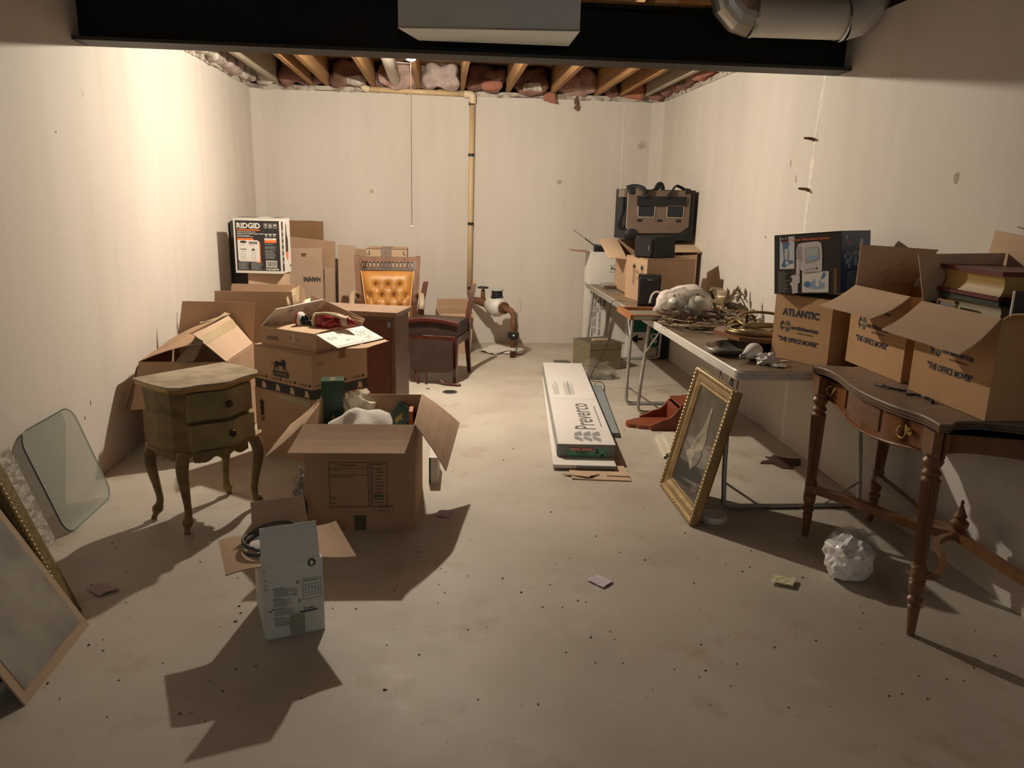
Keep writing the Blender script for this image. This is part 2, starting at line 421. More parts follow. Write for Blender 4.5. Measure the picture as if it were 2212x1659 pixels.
# small hole / stain marks on the walls
MARK = mat('wall_stain', (.44, .38, .30), .9)
BRN = mat('chip_dark', (.25, .19, .13), .9)
def wall_mark(x, y, z, rx, rz_, axis, m):
    b = B(); n = 12
    for k in range(1):
        pts = []
        for i in range(n):
            a = 2*PI*i/n; q = random.uniform(.75, 1.1); u = rx*math.cos(a)*q; v = rz_*math.sin(a)*q
            pts.append((x, y+u, z+v) if axis == 'x' else (x+u, y, z+v))
        pp = [Vector(p) for p in pts]; off = V(-.0012 if x > 0 else .0012, 0, 0) if axis == 'x' else V(0, -.0012, 0)
        b.loft([pp, [p+off for p in pp]])
    return struct(b.make('trim_%d' % wall_mark.n, m))
wall_mark.n = 20
for a in ((1.2, YB, 1.69, .03, .03, 'y', MARK), (XR, 3.29, 1.655, .018, .028, 'x', MARK), (XL, 4.1, .42, .006, .016, 'x', BRN), (XL, 4.02, .36, .006, .012, 'x', BRN),
          (XR, 5.25, 1.3, .012, .008, 'x', BRN), (XR, 4.97, 1.78, .008, .028, 'x', MARK), (XR, 4.87, 1.68, .01, .03, 'x', MARK), (XL, 4.05, 1.78, .006, .006, 'x', BRN), (-.72, YB, 1.55, .02, .025, 'y', MARK)):
    wall_mark(*a); wall_mark.n += 1

# ceiling joists
JX = [-1.60, -1.27, -1.12, -.68, -.235, .19, .645, 1.09, 1.545, 1.78, 2.03]
ORD = ['first', 'second', 'third', 'fourth', 'fifth', 'sixth', 'seventh', 'eighth', 'ninth', 'tenth', 'last']
PALE = mat('joist_pale', (.40, .34, .26), .8, col2=(.34, .28, .21), vs=5, stretch=(6, .4, 6))
jm = None
for k, x in enumerate(JX):
    if jm is None:
        o = B().box(-.019, .019, YF, YB+.14, 2.542, 2.784).make('ceiling_joist', JW); jm = o
    else:
        o = jm.copy(); C.objects.link(o)
        o.data = jmesh
    if k == 0: jmesh = o.data
    if k in (0, 10):
        o.data = jmesh.copy(); o.data.materials[0] = PALE
    o.location = (x, 0, 0)
    tag(o, '%s wooden ceiling joist counted from the left wall%s' % (ORD[k], ', pale along its lower edge' if k in (0, 10) else ''), 'joist', 'bare wooden ceiling joists')
# pieces of blocking and bridging between joists
for k, (x0, x1, y, z0, z1, lab) in enumerate(((-.661, -.254, 5.62, 2.60, 2.78, 'wood blocking between the joists left of the bare bulb'), (-1.10, -.70, 6.4, 2.66, 2.70, 'short wood scrap fixed between joists left of the bulb'),
                        (.664, 1.07, 6.5, 2.62, 2.775, 'wood blocking between the seventh and eighth joists'), (1.565, 1.761, 6.3, 2.60, 2.64, 'narrow cross strip between the right joists'))):
    tag(B().box(x0, x1, y-.02, y+.02, z0, z1).make('joist_blocking', JW), lab, 'wood blocking')
# insulation
PINK = mat('pink_insulation', (.38, .19, .16), .95, col2=(.50, .36, .32), vs=7, contrast=(.4, .6), bump=.9, bs=26, sheen=.3)
PINKD = mat('dusty_insulation', (.13, .075, .055), .95, col2=(.28, .14, .11), vs=6, contrast=(.35, .6), bump=.9, bs=22)
PINKL = mat('pale_insulation', (.52, .42, .39), .95, col2=(.36, .27, .25), vs=8, contrast=(.4, .6), bump=.9, bs=26)
SALM = mat('salmon_insulation', (.48, .17, .10), .95, col2=(.34, .15, .11), vs=8, bump=.8, bs=24)
FOIL = mat('insulation_facing', (.62, .56, .50), .6, col2=(.30, .24, .21), vs=12, contrast=(.4, .62), bump=1.0, bs=18)
def batt(cx, cy, cz, sx, sy, sz, m, lab, seed, amp=.045, cat='insulation'):
    b = B(); bmesh.ops.create_cube(b.b, size=1); bmesh.ops.subdivide_edges(b.b, edges=b.b.edges[:], cuts=7, use_grid_fill=True)
    from mathutils import noise
    for v in b.b.verts:
        q = v.co.copy(); n_ = V(q.x, q.y, q.z); l = max(abs(q.x), abs(q.y), abs(q.z))
        rr = (abs(q.x*2)**4+abs(q.y*2)**4+abs(q.z*2)**4)**.25
        q = q/max(rr, 1e-6)*2*l
        d = noise.noise(V(q.x*sx*9+seed, q.y*sy*9, q.z*sz*9))
        v.co = V(q.x*sx, q.y*sy, q.z*sz) + n_.normalized()*d*amp*1.6 + V(cx, cy, cz)
    return tag(b.make('insulation_batt', m, smooth=True), lab, cat, 'insulation stuffed along the tops of the walls')
gaps = [(-1.83, -1.62), (-1.58, -1.29), (-1.25, -1.14), (-1.10, -.70), (-.66, -.255), (-.215, .17), (.21, .625), (.665, 1.07), (1.11, 1.525), (1.565, 1.76), (1.80, 2.01), (2.05, 2.23)]
mats_ = [FOIL, PINKD, PINKD, PINKD, PINK, PINKL, PINKD, PINKD, PINK, PINKD, SALM, PINKD]
names_ = ['left corner', 'second bay from the left', 'narrow bay of the doubled joists', 'bay left of the drain pipe', 'bay just left of the bulb', 'bay just right of the bulb', 'bay above the pipe elbow', 'bay with the torn hanging scrap', 'wide bay right of centre', 'narrow bay near the right wall', 'last bay before the right wall', 'right corner']
for k, (a, c) in enumerate(gaps):
    batt((a+c)/2, YB-.03, 2.66, (c-a)*.93, .27, .235, mats_[k], 'insulation batt over the back wall in the %s' % names_[k], k*3.1)
    if k in (3, 6, 7): batt((a+c)/2+(.06 if k != 7 else .02), YB-.14, 2.585, (c-a)*.5, .10, .09, SALM if k == 6 else FOIL, 'torn facing bulging out below the batt in the %s' % names_[k], k+40, .02)
b = B(); b.plate([(1.0, YB-.06, 2.56), (1.12, YB-.06, 2.55), (1.13, YB-.06, 2.45), (1.01, YB-.05, 2.47)], .012, 5, .01, .008)
tag(b.make('insulation_scrap', SALM, smooth=True), 'torn salmon scrap of insulation hanging over the back wall', 'insulation')
b = B(); b.tube(bez([(1.345, YB-.02, 2.53), (1.335, YB-.03, 2.47), (1.35, YB-.03, 2.43), (1.33, YB-.02, 2.40)], 4), [.01, .012, .016, .02, .022, .02, .012, .016, .02, .028, .03, .026, .01], 7)
tag(b.jitter(.004, 2).make('insulation_scrap', PINKD), 'small dark wad dangling from the sill right of the torn scrap', 'insulation')
for k in range(7):
    y = 4.75+k*.49
    batt(XL+.02, y, 2.60, .17, .45, .16 if k > 1 else .20, [FOIL, FOIL, PINKL, FOIL, FOIL, PINKL, FOIL][k], 'wrinkled insulation roll on the left wall top, %s from the beam' % ORD[k], 70+k, .035)
    batt(XR-.02, y, 2.62, .16, .44, .16, [FOIL, SALM, PINKD, FOIL, SALM, PINKD, PINKD][k], 'reddish insulation on the right wall top, %s from the beam' % ORD[k], 90+k, .035)

# steel beam
STEEL = mat('black_steel', (.012, .013, .012), .55, .2, spec=.3)
t = thing('steel_beam', 'black steel I-beam spanning the basement under the joists', 'beam', (0, 4.42, 0))
BX0, BX1 = XL-.1, XR+.1
B().box(BX0, BX1, -.006, .006, 2.26, 2.52).make('web', STEEL, t)
B().box(BX0, BX1, -.096, .096, 2.245, 2.262).make('lower_flange', mat('flange_brown_black', (.03, .024, .02), .6), t)
B().box(BX0, BX1, -.096, .096, 2.508, 2.525).make('upper_flange', STEEL, t)
tag(B().box(BX0, BX1, 4.33, 4.51, 2.5255, 2.541).make('nailer_plate', JW), 'thin wooden nailer plate lying on top of the black beam', 'wood plate')

# rectangular duct drop in front of the beam
GALV = mat('galvanized_sheet', (.58, .64, .64), .5, .15, col2=(.68, .74, .74), vs=3, bump=.06, bs=7)
t = thing('air_duct', 'galvanized rectangular air duct hanging in front of the beam', 'duct', (.22, 4.1, 2.304))
b = B(); b.prism([(-.435, -.075), (.43, -.175), (.435, .195), (-.345, .21)], 0, .235); b.make('duct_body', GALV, t, bevel=.002)
b = B(); b.tube([(-.437, -.078, .003), (.432, -.178, .003)], .004, 6); b.make('seam', mat('duct_edge', (.5, .5, .48), .35, .8), t)
# round duct
GALB = mat('bright_galvanized', (.70, .70, .68), .25, .8, col2=(.48, .48, .46), vs=5, bump=.05, bs=10)
GALD = mat('dull_galvanized', (.76, .75, .70), .5, .15, col2=(.66, .65, .60), vs=4, bump=.1, bs=12)
t = thing('round_duct', 'round galvanized duct pipe with gored elbow at upper right', 'duct', (1.75, 4.12, 2.45))
def gored(pts, r, seg=24):
    b = B(); rings = []
    for i, p in enumerate(pts):
        p = Vector(p); tg = (Vector(pts[min(i+1, len(pts)-1)])-Vector(pts[max(i-1, 0)])).normalized()
        a = tg.cross(V(0, 1, 0)).normalized(); c = a.cross(tg).normalized()
        rings.append([p+a*r*math.cos(2*PI*k/seg)+c*r*math.sin(2*PI*k/seg) for k in range(seg)])
    return b.loft(rings, False)
o = gored([(-.20, 0, 0), (.30, 0, .005)], .098).make('pipe', GALD, t); smooth_by_angle(o)
o = gored([(-.315, 0, .33), (-.315, 0, .12), (-.295, 0, .055), (-.25, 0, .012), (-.19, 0, -.001)], .1).make('elbow', GALB, t); smooth_by_angle(o, .2)
o = gored([(.29, 0, .0), (.36, 0, .02), (.42, 0, .075), (.445, 0, .16), (.445, .0, .33)], .1).make('elbow', GALD, t); smooth_by_angle(o, .2)
for x in (-.19, .29): o = gored([(x-.006, 0, 0), (x, 0, 0), (x+.006, 0, 0)], .1035).make('seam_ring', GALB, t)

# bare bulb with pull string
t = thing('bulb_lamp', 'lit bare bulb under the joists with a long pull string', 'ceiling lamp', (BULB.x, BULB.y, BULB.z))
GLOW = mat('lit_bulb', (1, 1, 1), .5, emit=BULB_COL, es=BULB_STRENGTH)
B().ball((0, 0, 0), .034, 24, sc=(1, 1, .58)).make('bulb', GLOW, t, smooth=True)
B().lathe([(.030, .0225), (.033, .026), (.022, .050), (.017, .066)], (0, 0, 0), 20).make('bulb_base', mat('bulb_plastic', (.7, .7, .68), .4), t, smooth=True)
PORC = mat('porcelain', (.75, .74, .70), .3)
B().lathe([(.018, .032), (.026, .05), (.045, .075), (.055, .10), (.055, .117)], (0, 0, 0), 20).make('lamp_holder', PORC, t, smooth=True)
STR = mat('cotton_string', (.85, .80, .72), .8)
b = B(); b.tube([(.002, -.055, .09), (.001, -.055, -.5), (0, -.055, -1.09)], .0032, 6); b.make('pull_string', STR, t)
B().ball((0, -.055, -1.10), .010, 10).make('pull_bead', STR, t, smooth=True)
b = B(); b.tube(bez([(-.24, -.32, .115), (-.23, -.2, .112), (0, -.055, .09)], 4), .0028, 6); b.make('tie_string', STR, t)
tag(B().box(-.234, .0, 5.47, 5.57, 2.5425, 2.5625).make('lamp_board', JW), 'small board the bare bulb holder is fixed to', 'board')
# added unseen bulb behind the camera, brightens faces turned to the viewer
t = thing('bulb_lamp', 'dim cool fill bulb added in the unseen part behind the viewer', 'ceiling lamp', (.15, -2.3, BULB.z))
B().ball((0, 0, 0), .034, 20).make('bulb', mat('added_fill_bulb', (1, 1, 1), .5, emit=(.80, .93, 1.0), es=BULB_STRENGTH*.085), t, smooth=True)
B().lathe([(.018, .034), (.026, .05), (.045, .075), (.055, .10), (.055, .117)], (0, 0, 0), 20).make('lamp_holder', PORC, t, smooth=True)
# white pipe up in the joists left of the bulb
PVCW = mat('white_pipe', (.60, .55, .48), .45)
b = B(); b.tube([(-.46, 5.75, 2.65), (-.46, 7.0, 2.63), (-.46, 7.95, 2.60)], .055, 18); dp = tag(b.make('drain_pipe', PVCW, smooth=True), 'thick white drain pipe running between joists beside the bulb', 'pipe')
for y_ in (6.2, 7.6):
    b = B(); b.box(-.52, -.254, y_-.012, y_+.012, 2.694, 2.699); b.box(-.256, -.2535, y_-.012, y_+.012, 2.60, 2.70); b.make('pipe_strap', mat('steel_strap', (.4, .4, .38), .4, .8), dp)

# cream water pipe on the back wall
CPVC = mat('cream_pipe', (.70, .52, .30), .4, col2=(.62, .45, .26), vs=4, stretch=(3, 3, .5))
BLK = mat('black_rubber', (.015, .015, .015), .5)
t = thing('wall_pipe', 'cream plastic water pipe with black clips on the back wall', 'pipe', (.28, YB-.045, .52))
b = B(); b.tube([(0, 0, 0), (.005, 0, 1.0), (.012, 0, 1.93)], .027, 14); b.make('pipe', CPVC, t, smooth=True)
b = B(); b.tube(bez([(.012, 0, 1.90), (.012, 0, 1.965), (-.005, 0, 1.985), (-.07, 0, 1.988)], 5), .036, 14); b.make('elbow', mat('cream_fitting', (.72, .60, .42), .4), t, smooth=True)
b = B(); b.tube([(-.06, 0, 1.988), (-.6, 0, 1.995), (-1.03, 0, 2.005)], .025, 14); b.make('pipe', CPVC, t, smooth=True)
b = B(); b.tube(bez([(-1.0, 0, 2.005), (-1.04, 0, 2.01), (-1.055, .0, 2.03), (-1.055, 0, 2.10)], 5), .033, 14); b.make('elbow', mat('cream_fitting', (.72, .60, .42), .4), t, smooth=True)
for z in (.07, .73, 1.41, 1.90): B().lathe([(.031, z-.014), (.031, z+.014)], (.006, 0, 0), 16).make('clip', BLK, t)

# water meter
BRASS = mat('old_brass', (.30, .20, .11), .5, .7, col2=(.22, .13, .08), vs=12)
CASTW = mat('meter_body', (.60, .59, .55), .55, .1, col2=(.68, .67, .63), vs=10, bump=.2, bs=40)
t = thing('water_meter', 'grey water meter on rusty pipes in front of the back wall', 'water meter', (.688, 7.355, 0))
def mp(x, y, z): return loc(t, (x, y, z))
b = B(); b.tube([mp(.688, 7.355, 0), mp(.688, 7.355, .36), *bez([mp(.688, 7.355, .36), mp(.684, 7.365, .42), mp(.655, 7.41, .455), mp(.61, 7.49, .46)], 5)], .030, 14)
b.make('riser_pipe', RUST, t, smooth=True)
b = B(); b.lathe([(.034, .185), (.05, .19), (.055, .205), (.055, .235), (.05, .25), (.034, .255)], (0, 0, 0), 6); b.lathe([(.028, 0), (.028, .012)], (0, -.045, .21), 12, Matrix.Rotation(0, 4, 'X')); b.make('pipe_clamp', BLK, t)
b = B(); b.ball((0, -.052, .222), .014, 10); b.make('clamp_screw', mat('steel_bright', (.7, .7, .7), .3, 1), t)
b = B(); b.lathe([(.036, .07), (.036, .10)], (0, 0, 0), 12); b.make('pipe_band', CASTW, t)
d = Vector((-.34, .60, .02)).normalized(); st = V(-.07, .125, .462)
def ax(s_): return st + d*s_
b = B(); b.tube([ax(0), ax(.02), ax(.02), ax(.05), ax(.05), ax(.07)], [.035, .035, .06, .06, .04, .035], 14); b.make('flange', RUST, t)
b = B(); b.tube([ax(.06), ax(.09), ax(.14), ax(.20), ax(.27), ax(.31)], [.05, .085, .10, .10, .08, .045], 16); b.ball(ax(.16)+V(0, 0, -.01), .098, 14); b.make('meter_body', CASTW, t, smooth=True)
b = B(); c0 = ax(.16)+V(0, 0, .07); b.lathe([(.062, 0), (.062, .03), (.055, .034), (.055, .085), (.062, .088)], c0, 20); b.make('register_neck', BLK, t)
b = B(); b.lathe([(.066, .088), (.066, .10), (.060, .105)], c0, 20); b.make('register_lid', mat('meter_lid', (.45, .45, .44), .4), t)
b = B(); b.tube([ax(.30), ax(.34), ax(.34), ax(.40), ax(.47)], [.05, .05, .035, .03, .03], 12); b.make('coupling', BRASS, t)
b = B(); b.tube([ax(.42), ax(.42)+V(0, 0, .12), ax(.42)+V(0, 0, .135)], [.026, .02, .008], 10); b.tube([ax(.36), ax(.40), ax(.44), ax(.66)], [.03, .045, .045, .024], 12); b.make('valve_body', RUST, t)
b = B(); hc = ax(.42)+V(0, 0, .15); b.tube([hc+V(.05*math.cos(a*PI/6), .05*math.sin(a*PI/6), 0) for a in range(12)], .008, 8, closed=True)
for a in range(4): b.tube([hc, hc+V(.05*math.cos(a*PI/2), .05*math.sin(a*PI/2), 0)], .006, 6)
b.make('hand_wheel', BLK, t)
b = B(); b.tube(bez([(.03, -.005, .45), (.038, -.02, .3), (.036, -.02, .1), (.03, -.02, .03)], 5), .003, 6); b.tube(bez([(.05, .02, .56), (.07, .0, .50), (.06, -.01, .46)], 5), .0015, 5); b.make('cable', BLK, t)
# paper and floor bits near the meter
PAPER = mat('paper_white', (.66, .62, .58), .8, col2=(.60, .55, .50), vs=6)
def sheet(name, pts, m, lab, cat, h=.004, jag=.003, group=None, bow=.004, sub=5):
    c = sum((Vector(p) for p in pts), Vector())/4
    b = B(); b.plate([Vector(p)+V(0, 0, h) for p in pts], .0012, sub, bow, 0)
    r = random.Random(5)
    for v in b.b.verts: v.co.z += r.uniform(0, jag)
    return tag(b.make(name, m), lab, cat, group)
sheet('paper_sheet', [(.37, 7.62, 0), (.52, 7.44, 0), (.76, 7.72, 0), (.56, 7.95, 0)], PAPER, 'crumpled white paper sheet on the floor below the water meter', 'paper', .006, .02)
sheet('paper_sheet', [(.60, 7.50, 0), (.80, 7.48, 0), (.86, 7.78, 0), (.66, 7.80, 0)], PAPER, 'second paper sheet under the foot of the meter riser', 'paper', .004, .006)
t = thing('floor_drain', 'small round dark drain cover in the concrete floor', 'drain', (.06, 5.978, 0))
b = B(); b.lathe([(.058, .0005), (.06, .003), (.05, .005)], (0, 0, 0), 24); b.make('rim', mat('drain_metal', (.12, .115, .11), .5, .6), t)
b = B()
for k in range(-2, 3): b.box(-.04, .04, k*.016-.003, k*.016+.003, .005, .0065)
b.make('grate', BLK, t)

# ================================================================ left side
# ---- nightstand
GW = mat('gilt_wood', (.30, .205, .085), .5, col2=(.15, .10, .045), vs=7, stretch=(1, 1, 3), contrast=(.3, .7), bump=.2, bs=30)
GWD = mat('gilt_drawer', (.34, .265, .12), .5, col2=(.19, .14, .07), vs=6, contrast=(.3, .65), bump=.2, bs=30)
GWT = mat('faded_gilt_top', (.50, .41, .28), .5, col2=(.34, .26, .16), vs=9, vd=6, contrast=(.42, .58), bump=.15, bs=30)
GLD = mat('gold_trim', (.55, .34, .12), .35, .6, col2=(.38, .22, .07), vs=14)
t = thing('nightstand', 'worn gilded two-drawer nightstand on cabriole legs', 'nightstand', (-1.130, 3.607, 0), math.radians(49))
def ns_outline(g):
    a, bk = .203+g, .130+g
    pts = [(-a, bk), (-a-.008, .03), (-a-.006, -.02), (-a, -bk+.045), (-a+.042, -bk-.01)]
    for k in range(1, 12):
        f = k/12; x = -a+.042+f*(2*a-.084); pts.append((x, -bk-.01-.030*math.sin(PI*f)+.012*math.sin(3*PI*f)))
    pts += [(a-.042, -bk-.01), (a, -bk+.045), (a+.006, -.02), (a+.008, .03), (a, bk)]
    return pts
ZT = .69
b = B(); b.prism(ns_outline(.032), ZT-.012, ZT); b.make('top', GWT, t, bevel=.004)
b = B(); b.prism(ns_outline(.025), ZT-.024, ZT-.0125); b.prism(ns_outline(.012), ZT-.034, ZT-.0245); b.make('top_moulding', GLD, t, bevel=.003)
b = B(); rings = []
for z, g in ((.375, .004), (.40, 0), (.46, -.004), (.56, 0), (.655, .006)): rings.append([V(x, y, z) for x, y in ns_outline(g)])
b.loft(rings); b.make('carcass', GW, t)
for k, (z0, z1) in enumerate(((.521, .648), (.386, .505))):
    b = B(); fr = []; 
    pts = ns_outline(.002)[4:17]
    lo = [V(x, y-.018-(.012 if k else 0), z0) for x, y in pts]; hi = [V(x, y-.018-(.012 if k else 0), z1) for x, y in pts]
    lo2 = [V(x, y+.01, z0) for x, y in pts]; hi2 = [V(x, y+.01, z1) for x, y in pts]
    n = len(pts)
    for s_ in range(n-1):
        for q in ((lo[s_], lo[s_+1], hi[s_+1], hi[s_]), (lo2[s_], lo2[s_+1], lo[s_+1], lo[s_]), (hi[s_], hi[s_+1], hi2[s_+1], hi2[s_])): b.face(q)
    b.face((lo[0], hi[0], hi2[0], lo2[0])); b.face((lo[-1], lo2[-1], hi2[-1], hi[-1]))
    bmesh.ops.remove_doubles(b.b, verts=b.b.verts[:], dist=.0001)
    dr = b.make('drawer', GWD, t)
    B().lathe([(.006, 0), (.007, .010), (.016, .016), (.018, .022), (.012, .028)], (0, 0, 0), 14, Matrix.Translation((.012, -.188-.012*k, (z0+z1)/2)) @ Matrix.Rotation(PI/2, 4, 'X')).make('knob', mat('dark_bronze', (.05, .035, .02), .45, .6), dr, smooth=True)
# shadowed gap rails
B().prism([(x*.93, y-.004) for x, y in ns_outline(-.004)], .506, .522).make('rail', GW, t)
b = B()
b.prism(ns_outline(.012), .362, .376); b.make('lower_moulding', GW, t, bevel=.002)
b = B(); 
for k in range(24):
    f = k/23; f2 = (k+1)/24
for side in range(3):
    N = 22
    for k in range(N):
        f0, f1 = k/N, (k+1)/N
        def ap(f):
            d_ = .02+.028*abs(math.sin(f*PI*3))*(.6+.4*math.sin(PI*f))+(.02*(abs(f-.5)*2)**4)
            if side == 0: x = -.14+.28*f; return V(x, -.125-.018-.022*math.sin(PI*f), .364), d_
            if side == 1: return V(-.203, -.08+.17*f, .364), d_*.8
            return V(.203, -.08+.17*f, .364), d_*.8
        (p, da), (q, db) = ap(f0), ap(f1); n_ = V(0, .012, 0) if side == 0 else (V(.012, 0, 0) if side == 1 else V(-.012, 0, 0))
        b.hexa([p-V(0, 0, da), q-V(0, 0, db), p-V(0, 0, da)+n_, q-V(0, 0, db)+n_, p, q, p+n_, q+n_])
b.make('apron', GW, t)
for sx, sy in ((-1, -1), (1, -1), (-1, 1), (1, 1)):
    x, y = sx*.180, sy*.118
    pth = bez([(x, y, .372), (x+sx*.016, y+sy*.012, .335), (x+sx*.020, y+sy*.015, .27), (x+sx*.004, y+sy*.004, .16), (x-sx*.002, y-sy*.000, .09), (x+sx*.012, y+sy*.010, .04), (x+sx*.026, y+sy*.020, .0)], 6)
    n = len(pth); rr = []
    for i in range(n):
        z = pth[i].z
        rr.append(.030 if z > .34 else .030-.013*(.34-z)/.2 if z > .14 else (.0165 if z > .075 else .0165+.010*max(0, 1-abs(z-.05)/.025) if z > .03 else .013))
    b = B(); b.tube(pth, rr, 12); 
    o = b.make('leg', GW, t, smooth=True)
b = B(); b.plate([(.165, -.165, .383), (.215, -.15, .385), (.235, -.115, .388), (.185, -.10, .386)], .008, 3, .002, .002); b.make('broken_moulding', mat('raw_wood_chip', (.45, .33, .2), .7), t)

# ---- big open carton with Christmas things
t = carton('cardboard_box', 'big open moving carton with green boxes and white cloth inside', 'box', (-.368, 3.655, 0), math.radians(-2.0), .505, .56, .505, CB,
           {'L': (132, .25)}, fm=CBP, skew=(.0, .03))
bigbox = t
for q in ([(-.25, -.252, .506), (.25, -.252, .506), (.218, -.43, .428), (-.288, -.43, .428)], [(.2525, .31, .505), (.2525, -.25, .505), (.395, -.235, .275), (.45, .30, .35)]):
    b = B(); b.plate(q, .004, 4, .006, .0008); b.make('flap', CBP, t)
d = face_decal(t, .505, .56, 'F', 0)
INKW = mat('brown_black_ink', (.05, .03, .018), .8)
d.frame(INKW, -.14, .115, .04, .335, .0025, 0); d.frame(INKW, .05, .115, .125, .335, .0025, 0)
d.line(INKW, -.14, .305, .04, .305, .002); d.line(INKW, -.105, .305, -.105, .335, .002); d.line(INKW, -.14, .272, .04, .272, .002)
d.lines(INKW, -.09, .322, .08, 1, .01, .004, seed=3); d.lines(INKW, -.135, .297, .05, 1, .01, .003, seed=4); d.lines(INKW, -.135, .266, .14, 1, .01, .003, seed=5)
d.lines(INKW, -.133, .165, .03, 2, .008, .003, seed=6); d.lines(INKW, -.133, .135, .03, 1, .008, .003, seed=7)
for k in range(11):
    d.lines(INKW, .072, .305-k*.0165, .045, 1, .01, .004, seed=20+k, ragged=.4); d.frame(INKW, .056, .300-k*.0165, .064, .308-k*.0165, .001)
d.lines(INKW, .055, .327, .06, 1, .01, .004, seed=9)
d.rect(INKG, .062, .166, .108, .174, 1)
for k in range(4): d.line(INKG, .06, .152+k*.008, .10, .154+k*.008, .0012)
d.lines(INKW, .075, .118, .085, 2, .018, .003, seed=11); d.text(INKW, 'Christmas', .082, .118, .010, .07, rot=.06)
d.rect(mat('shipping_tape_dark', (.10, .09, .045), .5), -.03, .0, .025, .075, 0)
d.rect(INK, -.2515, .08, -.243, .145, 0)
d.done('printed_form')
# inside: green boxes, paper, cloth
GREEN = mat('dark_green_card', (.012, .055, .035), .35, col2=(.02, .08, .05), vs=4, spec=.6)
GOLDI = mat('gold_print', (.42, .28, .08), .4, .3)
KRAFT = mat('cream_side', (.40, .33, .22), .6)
def green_box(name, lab, pos, rz, w_, d_, h_, tilt=None):
    t = thing(name, lab, 'ornament box', pos, rz)
    if tilt: t.rotation_euler = (tilt[0], tilt[1], rz)
    B().box(-w_/2, w_/2, -d_/2, d_/2, 0, h_).make('box_body', GREEN, t, bevel=.002)
    d = Decal(t, (0, -d_/2, 0), (1, 0, 0), (0, 0, 1))
    cx, cz = 0, h_*.66
    d.poly(GOLDI, [(cx-.018, cz-.03), (cx-.002, cz+.022), (cx+.004, cz-.002), (cx+.026, cz-.006), (cx+.006, cz-.016), (cx+.004, cz-.05)])
    d.done('printed_angel')
    d = Decal(t, (0, 0, h_), (1, 0, 0), (0, 1, 0)); d.poly(GOLDI, [(-.02, .0), (0, .024), (.028, .02), (.006, .008), (.004, -.006)]); d.poly(GOLDI, [(-.02, -.03), (.0, -.018), (.02, -.026), (.016, -.034), (-.01, -.038)]); d.done('printed_top')
    d = Decal(t, (w_/2, 0, 0), (0, 1, 0), (0, 0, 1)); d.rect(KRAFT, -d_/2+.006, .01, d_/2-.003, h_-.03); d.done('side_panel')
    return t
green_box('ornament_box', 'tall dark green ornament box standing in the big open carton', (-.565, 3.93, .03), math.radians(8), .115, .105, .565)
green_box('ornament_box', 'small tilted green ornament box at the right inside the open carton', (-.265, 3.93, .30), math.radians(-28), .10, .09, .17, (math.radians(-18), math.radians(30)))
CLOTH = mat('white_cloth', (.78, .75, .71), .95, col2=(.70, .67, .63), vs=5, bump=.25, bs=60, sheen=.4)
TISS = mat('tissue_paper', (.66, .60, .48), .8, col2=(.58, .52, .40), vs=6)
def blob(name, m, lab, cat, c, r, sc, amp, freq, seed, group=None, sharp=False, seg=28, parent=None):
    from mathutils import noise
    b = B(); b.ball((0, 0, 0), 1, seg)
    for v in b.b.verts:
        q = v.co.copy(); dn = noise.noise(q*freq+V(seed, seed*2, 0)); d2 = abs(noise.noise(q*freq*2.3+V(0, seed, 3)))
        v.co = q*(1+amp*dn*1.6 - (amp*.9*d2 if sharp else 0))
        v.co = V(v.co.x*r*sc[0], v.co.y*r*sc[1], max(v.co.z*r*sc[2], -r*sc[2]*.85))+Vector(c)
    o = b.make(name, m, parent, smooth=not sharp)
    return tag(o, lab, cat, group) if not parent else o
blob('folded_cloth', CLOTH, 'white soft cloth heaped inside the open carton', 'cloth', (-.395, 3.72, .35), .16, (1.1, .85, .82), .22, 1.6, 3)
blob('tissue_paper', TISS, 'crumpled cream tissue paper between green box and cloth in the carton', 'paper', (-.44, 3.92, .43), .10, (1.0, .8, 1.0), .45, 2.2, 9, sharp=True, seg=18)
tag(B().box(-.17, -.15, 3.80, 3.90, .30, .455).make('orange_package', mat('orange_card', (.55, .15, .05), .5), bevel=.002), 'orange-red package at the right wall inside the open carton', 'package')
# things beside the big carton
t = thing('flat_box', 'thin white-faced carton lying beside the right side of the big open carton', 'box', (-.02, 4.02, 0), math.radians(-2))
B().box(-.05, .0, -.06, .20, 0, .15).make('body', mat('white_board', (.72, .68, .62), .6), t, bevel=.002)
B().box(-.0495, -.040, -.0615, -.0595, 0, .15).make('dark_edge', INKG, t)
blob('plastic_bag', mat('clear_bag', (.62, .58, .52), .25, col2=(.50, .46, .40), vs=9, spec=.8, alpha=.75), 'small crumpled clear plastic bag on the floor behind the big carton', 'bag', (-.70, 3.78, .07), .075, (.8, 1.0, 1.05), .5, 2.0, 14, sharp=True, seg=16)
sheet('sticky_note', [(-.03, 3.52, 0), (.03, 3.50, 0), (.05, 3.58, 0), (-.01, 3.60, 0)], mat('lilac_paper', (.55, .42, .55), .8), 'lilac slip of paper in the shadow right of the big carton', 'note', .004, .0)

